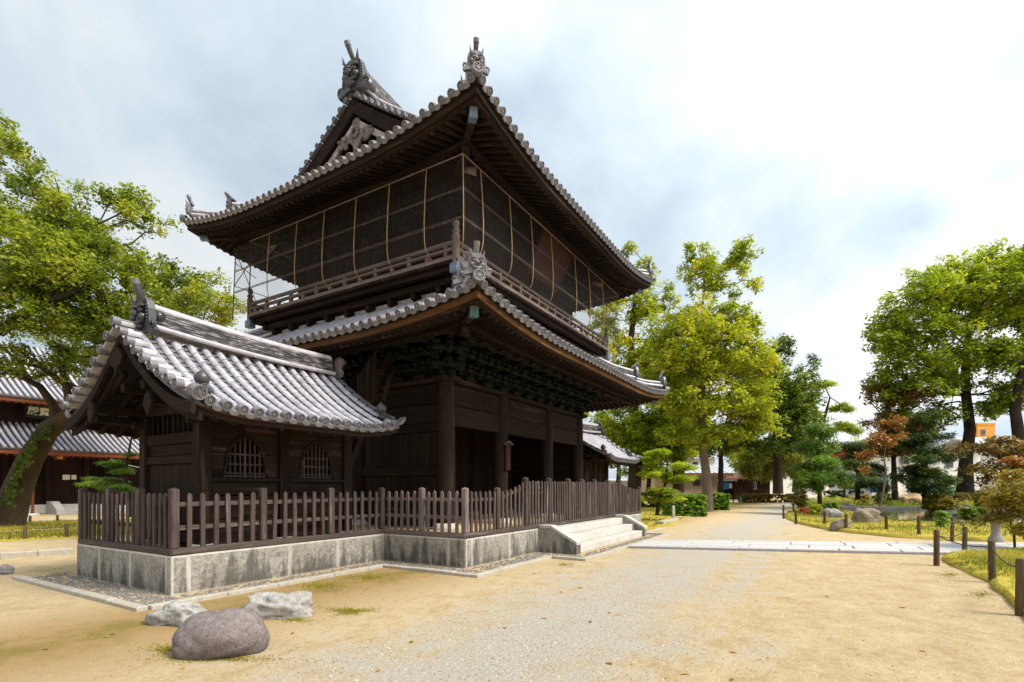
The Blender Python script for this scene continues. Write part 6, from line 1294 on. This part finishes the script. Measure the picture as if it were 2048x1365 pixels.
def boxpx(name, label, u0, u1, v0, v1, depth, m, cat, th=.3): a = at(u0, v1, depth); c = at(u1, v0, depth); d = V((XD[1], YD[1], 0)); b = MB(); r = V((XD[0], YD[0], 0)); w = (u1 - u0) / F_PX * depth; h = (v1 - v0) / F_PX * depth; b.ob((a + c) / 2 + d * th / 2, r * w / 2, d * th / 2, V((0, 0, h / 2)), min(.03, th * .2)); return tag(b.build(name, m), label, cat) if label else b
boxpx('marker_stone', 'small upright white marker stone beside the hedge', 1345, 1350, 1012, 1033, 27, 'granite_pale', 'stone', .14); boxpx('stone_slab', 'pale stone beam lying on the ground by the hedge', 1345, 1368, 1034, 1038, 26.5, 'granite_pale', 'stone', .25)
s0 = gnd(1335, 1050); b = MB(); b.beam(gnd(1320, 1050) + V((0, 0, .07)), gnd(1350, 1043) + V((0, 0, .07)), .3, .16, .03); tag(b.build('stone_slab', 'kerb_stone'), 'pale kerb stone lying in front of the mossy ground', 'stone')
for u in (1457, 1481):
    p = gnd(u, 1007); b = MB(); b.lathe([(.17, 0), (.17, .04), (.12, .05), (.05, .62), (.015, .64)], 12, p); tag(b.build('traffic_cone', 'teal_plastic'), 'left teal traffic cone at the end of the drive' if u < 1470 else 'right teal traffic cone at the end of the drive', 'cone')
# ------------------------------------------------------------------ far buildings (axes follow the gate)
def building(name, label, u0, u1, vb, vt, depth, wall, roof, rise_px, win=(), eave=None, deepm=8.0, cat='building'):
    r = V((XD[0], YD[0], 0)); d = V((XD[1], YD[1], 0)); k = depth / F_PX; c = at((u0 + u1) / 2, HY, depth); c.z = 0; w = (u1 - u0) * k / 2; z1 = EYE + (HY - vt) * k; T = thing(name, label, cat, c)
    b = MB(); b.ob(c + d * deepm / 2 + V((0, 0, z1 / 2)), r * w, d * deepm / 2, V((0, 0, z1 / 2))); b.build('wall', wall, T); h = rise_px * k
    if h > 0:
        b = MB(); b.prism([(-.6, -.1), (-.6, .05), (deepm / 2, h), (deepm + .6, .05), (deepm + .6, -.1), (deepm / 2, h - .2)], c + V((0, 0, z1 + .06)), d, V((0, 0, 1)), r, 2 * w + 1.0); ro = b.build('roof', roof, T)
        n = int(2 * w / .55)
        for i in range(min(n, 60)): x = -w - .4 + (2 * w + .8) * (i + .5) / n; one('roof_seam', roof, ro, 'beam', c + r * x + d * -.58 + V((0, 0, z1 + .14)), c + r * x + d * (deepm / 2) + V((0, 0, z1 + h + .10)), .07, .06)
        if eave: one('eave_board', eave, T, 'ob', c - d * .62 + V((0, 0, z1 + .0)), r * (w + .5), d * .05, V((0, 0, .18)))
    else: one('parapet', wall, T, 'ob', c + d * deepm / 2 + V((0, 0, z1 + .15)), r * (w + .08), d * (deepm / 2 + .08), V((0, 0, .15)))
    for a, e, va, vb_ in win:
        x0, x1 = (a - (u0 + u1) / 2) * k, (e - (u0 + u1) / 2) * k; za, zb = EYE + (HY - vb_) * k, EYE + (HY - va) * k; f = one('window', 'wall_grey', T, 'ob', c + r * (x0 + x1) / 2 - d * .03 + V((0, 0, (za + zb) / 2)), r * ((x1 - x0) / 2 + .06), d * .05, V((0, 0, (zb - za) / 2 + .06)))
        one('pane', 'window_glass', f, 'ob', c + r * (x0 + x1) / 2 - d * .075 + V((0, 0, (za + zb) / 2)), r * (x1 - x0) / 2, d * .02, V((0, 0, (zb - za) / 2)))
    return T
building('house', 'low house with a white roof and red eave behind the hedge tree', 1310, 1452, 990, 950, 54, 'wall_tan', 'roof_far', 22, [(1385, 1400, 960, 972)], 'roof_brown', 9, 'house')
building('house', 'taller pale house rising behind the red-eaved house', 1370, 1430, 990, 918, 75, 'wall_white', 'roof_far', 16, [(1385, 1395, 925, 935), (1405, 1415, 925, 935)], None, 8, 'house')
building('house', 'brown tiled house at the end of the drive', 1445, 1540, 990, 958, 62, 'wood_hall', 'roof_brown', 12, [(1500, 1512, 965, 978)], None, 8, 'house')
building('building', 'long white building behind the willow and the pines', 1540, 1730, 990, 925, 80, 'wall_white', 'roof_far', 0, [(1560 + 20 * i, 1572 + 20 * i, 932, 944) for i in range(8)], None, 10)
building('building', 'white storehouse seen between the garden conifers', 1745, 1845, 990, 905, 58, 'wall_white', 'roof_far', 10, [(1760, 1775, 950, 962), (1800, 1815, 915, 928)], None, 8)
building('building', 'white building behind the big camphor trunk', 1880, 1960, 990, 900, 62, 'wall_white', 'roof_far', 10, [(1890, 1905, 920, 935), (1925, 1940, 920, 935)], None, 8)
building('building', 'orange-walled tall building far behind the camphor', 1955, 1990, 990, 850, 85, 'orange_wall', 'roof_far', 0, [(1962, 1970, 860, 870)], None, 2.5)
building('building', 'white tent-roofed hall beside the orange building', 1985, 2120, 990, 895, 64, 'wall_white', 'tent', 26, [(1995, 2010, 905, 925), (2020, 2035, 905, 925)], None, 10)
building('building', 'grey low wall of buildings closing the left distance', -700, 10, 1000, 930, 70, 'wall_grey', 'roof_far', 14, [], None, 8)
building('garden_wall', 'long grey boundary wall behind the far hedge', 1120, 2500, 990, 962, 56 + 34, 'wall_grey', 'roof_far', 3, [], None, .6, 'wall')
KI = thing('notice_board', 'roofed notice board with blue and white posters at the drive end', 'notice board', at(1457, 973, 50)); k = 50 / F_PX; r = V((XD[0], YD[0], 0)); d = V((XD[1], YD[1], 0))
for nm, u0, u1, v0, v1, m, off, th in (('back_panel', 1444, 1468, 963, 990, 'wood_hall', .2, .1), ('poster', 1446, 1456, 966, 979, 'blue_paint', .07, .03), ('poster', 1457, 1463, 967, 977, 'paper', .07, .03), ('leg', 1444, 1446, 985, 1006, 'wood_hall', .2, .1), ('leg', 1466, 1468, 985, 1006, 'wood_hall', .2, .1), ('roof', 1439, 1473, 958, 963, 'roof_far', .0, .8)):
    one(nm, m, KI, 'ob', at((u0 + u1) / 2, (v0 + v1) / 2, 50) + d * (off + th / 2 - .2), r * (u1 - u0) * k / 2, d * th / 2, V((0, 0, (v1 - v0) * k / 2)), .02)
one('blue_container', 'blue_paint', None, 'ob', at(1758, 972, 45), r * .55, d * .4, V((0, 0, .6)), .03); tag(COL.objects[-1], 'blue container glimpsed behind the pale maple', 'container')
# distant trees behind the buildings close the horizon
for i, (u, dpt, top) in enumerate(((1180, 70, 800), (1235, 75, 830), (1480, 85, 900), (1590, 90, 905), (1690, 95, 900), (1765, 80, 880), (-160, 48, 640), (-60, 46, 700), (2200, 60, 700), (2330, 62, 740))):
    tree('background_tree', 'hazy green tree in the distant row, number %s from the gate' % ('one two three four five six seven eight nine ten'.split()[i]) if False else ['green tree just beyond the far annex roof', 'second green tree beyond the far annex', 'distant tree above the brown tiled house', 'distant tree left above the long white building', 'distant tree right above the long white building', 'distant tree behind the storehouse', 'tall tree behind the hall, outermost left', 'tall tree behind the hall roof', 'distant tree beyond the right edge', 'outermost distant tree at the right'][i], 'tree', TR([(u, 990, dpt, .4), (u + 3, 940, dpt, .3), (u, (940 + top) / 2, dpt, .2)]),
        LB([(u, top + 40, dpt, 34, 34, .45), (u - 26, top + 75, dpt, 34, 30, .4), (u + 26, top + 80, dpt, 36, 30, .45), (u, 920, dpt, 44, 30, .35)]), 170, 40, .42, ('leaf_right', 'leaf_green', 'leaf_yellow')[i % 3], 'bark_dark', 1.0, .6, .5, 400 + i, 'distant background trees', seg=1.2)
for i, (x, y, h) in enumerate(((17, 40, 7.5), (23, 46, 8.5), (29, 40, 8), (36, 47, 9), (19, 52, 9))):
    tree('background_tree', ['leafy tree just right of the hall, behind the gate', 'taller leafy tree behind the gate, second from the hall', 'leafy tree behind the middle of the gate', 'tall leafy tree behind the far end of the gate', 'farthest leafy tree behind the hall corner'][i], 'tree', [((x, y, 0), .3), ((x + .2, y, h * .35), .24), ((x, y + .2, h * .65), .14)],
        [((x, y, h * .8), 2.0, 2.0, h * .2, .45), ((x - 1.5, y, h * .6), 1.8, 1.8, h * .17, .4), ((x + 1.6, y + .5, h * .58), 1.9, 1.9, h * .17, .45), ((x, y - .6, h * .42), 2.2, 2.2, h * .16, .4)], 170, 36, .34, ('leaf_right', 'leaf_green')[i % 2], 'bark_dark', .8, .8, .5, 450 + i, 'trees behind the gate', seg=1.0)
# ------------------------------------------------------------------ main hall at the left
HALL = thing('main_hall', 'long dark temple hall with two tiers of grey tiled roof at the left', 'temple hall', (4, 34, 0))
HX0, HX1, HY0 = -14, 14.0, 34.0
for k in range(15):
    x = HX0 + 1 + k * 1.9; b = MB(); b.lathe([(.17, .55), (.17, 4.2)], 12, (x, HY0, 0)); b.build('column', 'wood_hall', HALL)
for k in range(14):
    x0, x1 = HX0 + 1.17 + k * 1.9, HX0 + 2.73 + k * 1.9; one('wall_panel', 'wood_hall', HALL, 'box', x0, x1, HY0 + .05, HY0 + .15, .55, 4.1); one('wall_rail', 'wood_hall', HALL, 'box', x0, x1, HY0 - .06, HY0 + .045, 1.55, 1.72); one('wall_rail', 'wood_hall', HALL, 'box', x0, x1, HY0 - .06, HY0 + .045, 3.2, 3.42)
    if k % 2 == 0:
        w = one('lattice_window', 'black', HALL, 'box', x0 + .1, x1 - .1, HY0 + .02, HY0 + .048, 1.8, 3.1)
        for i in range(7): xx = x0 + .12 + (x1 - x0 - .24) * i / 6; one('window_bar', 'wood_hall', w, 'box', xx - .02, xx + .02, HY0 - .02, HY0 + .018, 1.8, 3.1)
        for i in range(5): zz = 1.85 + i * .3; one('window_bar', 'wood_hall', w, 'box', x0 + .1, x1 - .1, HY0 - .01, HY0 + .015, zz - .02, zz + .02)
def hall_roof(nm, y0, y1, z0, z1, xa, xb, pitch=.30):
    prof = lambda t: (y0 + (y1 - y0) * t, z0 + (z1 - z0) * (.75 * t + .25 * t * t)); P = [prof(i / 6) for i in range(7)]
    b = MB(); b.strip([(xa, y, z) for y, z in P], [(xb, y, z) for y, z in P], (0, 0, -.08)); R = b.build(nm, 'tile_dark', HALL); n = int((xb - xa) / pitch); me = MB(); me.tube([(0, y, z + .03) for y, z in P], .085, 7); mesh = me.mesh('tile_row', 'tile')
    for i in range(n): inst('tile_row', mesh, R, Matrix.Translation((xa + pitch * (i + .5), 0, 0)))
    one('fascia', 'wood_red', R, 'box', xa, xb, y0 + .05, y0 + .18, z0 - .30, z0 - .085); 
    for i in range(int((xb - xa) / .32)): one('rafter', 'wood_red', R, 'beam', (xa + .16 + i * .32, y0 + .12, z0 - .34), (xa + .16 + i * .32, y0 + 1.6, z0 - .1), .09, .1)
    return R
hall_roof('lower_roof', 31.4, 34.8, 3.66, 5.62, HX0 - .5, HX1 + .5); hall_roof('upper_roof', 32.6, 38.5, 6.62, 10.6, HX0 + .5, HX1 - .5)
one('upper_wall', 'wood_hall', HALL, 'box', HX0 + 1, HX1 - 1, 34.8, 35.0, 5.5, 7.2); one('back_roof', 'tile_dark', HALL, 'strip', [(HX0 + .5, 38.5, 10.6), (HX0 + .5, 44.4, 6.6)], [(HX1 - .5, 38.5, 10.6), (HX1 - .5, 44.4, 6.6)], (0, 0, -.1)); one('body', 'wood_hall', HALL, 'box', HX0 + 1, HX1 - 1, 34.2, 42.5, .5, 6.8)
one('stone_base', 'granite_pale', HALL, 'box', HX0 - .2, HX1 + .2, 32.9, 42.8, 0, .52, .03)
for i in range(4): one('step_stone', 'granite_pale', HALL, 'box', 4.1, 9.9, 31.6 + i * .33, 32.88, i * .13, (i + 1) * .13 - .003, .01)
for x in (3.7, 9.9):
    b = MB(); b.prism([(32.88, 0), (32.88, .72), (32.3, .72), (31.4, .26), (31.4, 0)], (x + .2, 0, 0), (0, 1, 0), (0, 0, 1), (1, 0, 0), .4); b.build('cheek_stone', 'granite_pale', HALL)
one('notice_paper', 'paper', HALL, 'box', 4.78, 5.14, HY0 - .10, HY0 - .07, 2.0, 2.3); one('notice_paper', 'paper', HALL, 'box', 5.22, 5.46, HY0 - .10, HY0 - .07, 2.02, 2.3)
NB = thing('name_board', 'black name board with pale characters under the upper roof of the hall', 'sign', (4.7, 34.5, 5.8)); tilt = frame((4.1, 33.7, 5.98), V((1, 0, 0)), V((0, -.28, .96)).normalized(), V((0, -.96, -.28)).normalized())
b = MB(); b.ob((0, 0, 0), (1.08, 0, 0), (0, .36, 0), (0, 0, .05), .02); b.build('board', 'ink', NB, tilt)
for c_, hx, hy in (((0, .39, 0), 1.16, .04), ((0, -.39, 0), 1.16, .04), ((1.12, 0, 0), .04, .35), ((-1.12, 0, 0), .04, .35)): b = MB(); b.ob(c_, (hx, 0, 0), (0, hy, 0), (0, 0, .08), .01); b.build('frame', 'wood_hall', NB, tilt)
def lettering(txt, size, m, parent, mtx, name='lettering'):
    cu = bpy.data.curves.new(name, 'FONT'); cu.body = txt; cu.size = size; cu.align_x = 'CENTER'; cu.align_y = 'CENTER'; cu.extrude = .012; cu.offset = .008; tmp = bpy.data.objects.new('tmp', cu); COL.objects.link(tmp); bpy.context.view_layer.update()
    me = bpy.data.meshes.new_from_object(tmp.evaluated_get(bpy.context.evaluated_depsgraph_get())); bpy.data.objects.remove(tmp); me.materials.clear(); me.materials.append(M[m]); o = bpy.data.objects.new(name, me); link(o, parent, mtx); return o
for i, chh in enumerate('殿寶雄大'): lettering(chh, .52, 'letter', NB, tilt @ Matrix.Translation((-.76 + i * .505, 0, .055)), 'character')
EM = thing('crest_plaque', 'small wooden plaque with a gilt flower crest under the hall eaves', 'plaque', (4.3, 32.9, 3.3)); one('board', 'wood_red', EM, 'box', 4.02, 4.58, 32.85, 32.9, 3.15, 3.62, .02); b = MB()
for k in range(5): a = k * 1.2566 + 1.57; b.blob((4.3 + .10 * math.cos(a), 32.83, 3.38 + .10 * math.sin(a)), .075, .02, .075, k, .05, 8, 6)
b.blob((4.3, 32.82, 3.38), .05, .03, .05, 1, 0, 8, 6); b.build('crest', 'gold', EM)
RC = thing('rain_chain', 'beaded rain chain on a stone foot before the hall', 'rain chain', (2.63, 31.3, 0)); b = MB(); b.lathe([(.3, 0), (.3, .1), (.05, .12)], 12, (2.63, 31.3, 0)); b.build('foot', 'granite_pale', RC)
pr = []
for k in range(26): z = .12 + k * .135; pr += [(.05, z), (.105, z + .06), (.05, z + .125)]
b = MB(); b.lathe(pr, 10, (2.63, 31.3, 0)); b.build('beads', 'wood_red', RC)
one('green_net_roll', 'green_net', None, 'box', 1.2, 1.5, 31.0, 31.3, 0, 1.0, .05); tag(COL.objects[-1], 'bright green upright net roll behind the leaning trunk', 'net roll')
b = MB(); b.tube([V((6.6 + k * .5, 32.2, 3.3 - .5 * math.sin(math.pi * k / 8))) for k in range(9)], .03, 6); tag(b.build('white_hose', 'white_paint'), 'white cable sagging under the hall eaves', 'cable')
# kerbs, stakes and strings at the left
lk = [gnd(-60, 1121), gnd(0, 1117), gnd(75, 1112), gnd(146, 1107)]
for i in range(3):
    b = MB(); b.beam(lk[i] + V((0, 0, .05)), lk[i + 1] + V((0, 0, .05)), .25, .16, .02); tag(b.build('kerb_stone', 'kerb_stone'), ('long low kerb stone cut by the left picture edge', 'middle one of the low kerb stones left of the platform', 'low kerb stone ending behind the platform corner')[i], 'kerb', 'kerb stones left of the platform')
rock('rock', 'grey stone cut by the left picture edge', 2, 1150, 30, 18, 'rock_grey', 350, .2)
ls = [post(50, 1081, 1052, 'near left stake of the string fence at the left', .05, 'stake', 'stakes of the string fence at left'), post(134, 1077, 1048, 'near right stake of the string fence at the left', .05, 'stake', 'stakes of the string fence at left')]
post(60, 1048, 1032, 'far left stake behind the string fence', .05, 'stake', 'stakes of the string fence at left'); post(115, 1046, 1030, 'far right stake behind the string fence', .05, 'stake', 'stakes of the string fence at left')
rope('string', 'pale string between the low stakes at the left', [(gnd(-60, 1086), .4)] + ls + [(gnd(230, 1072), .4)], 'rope_pale', .03, .008, .7)
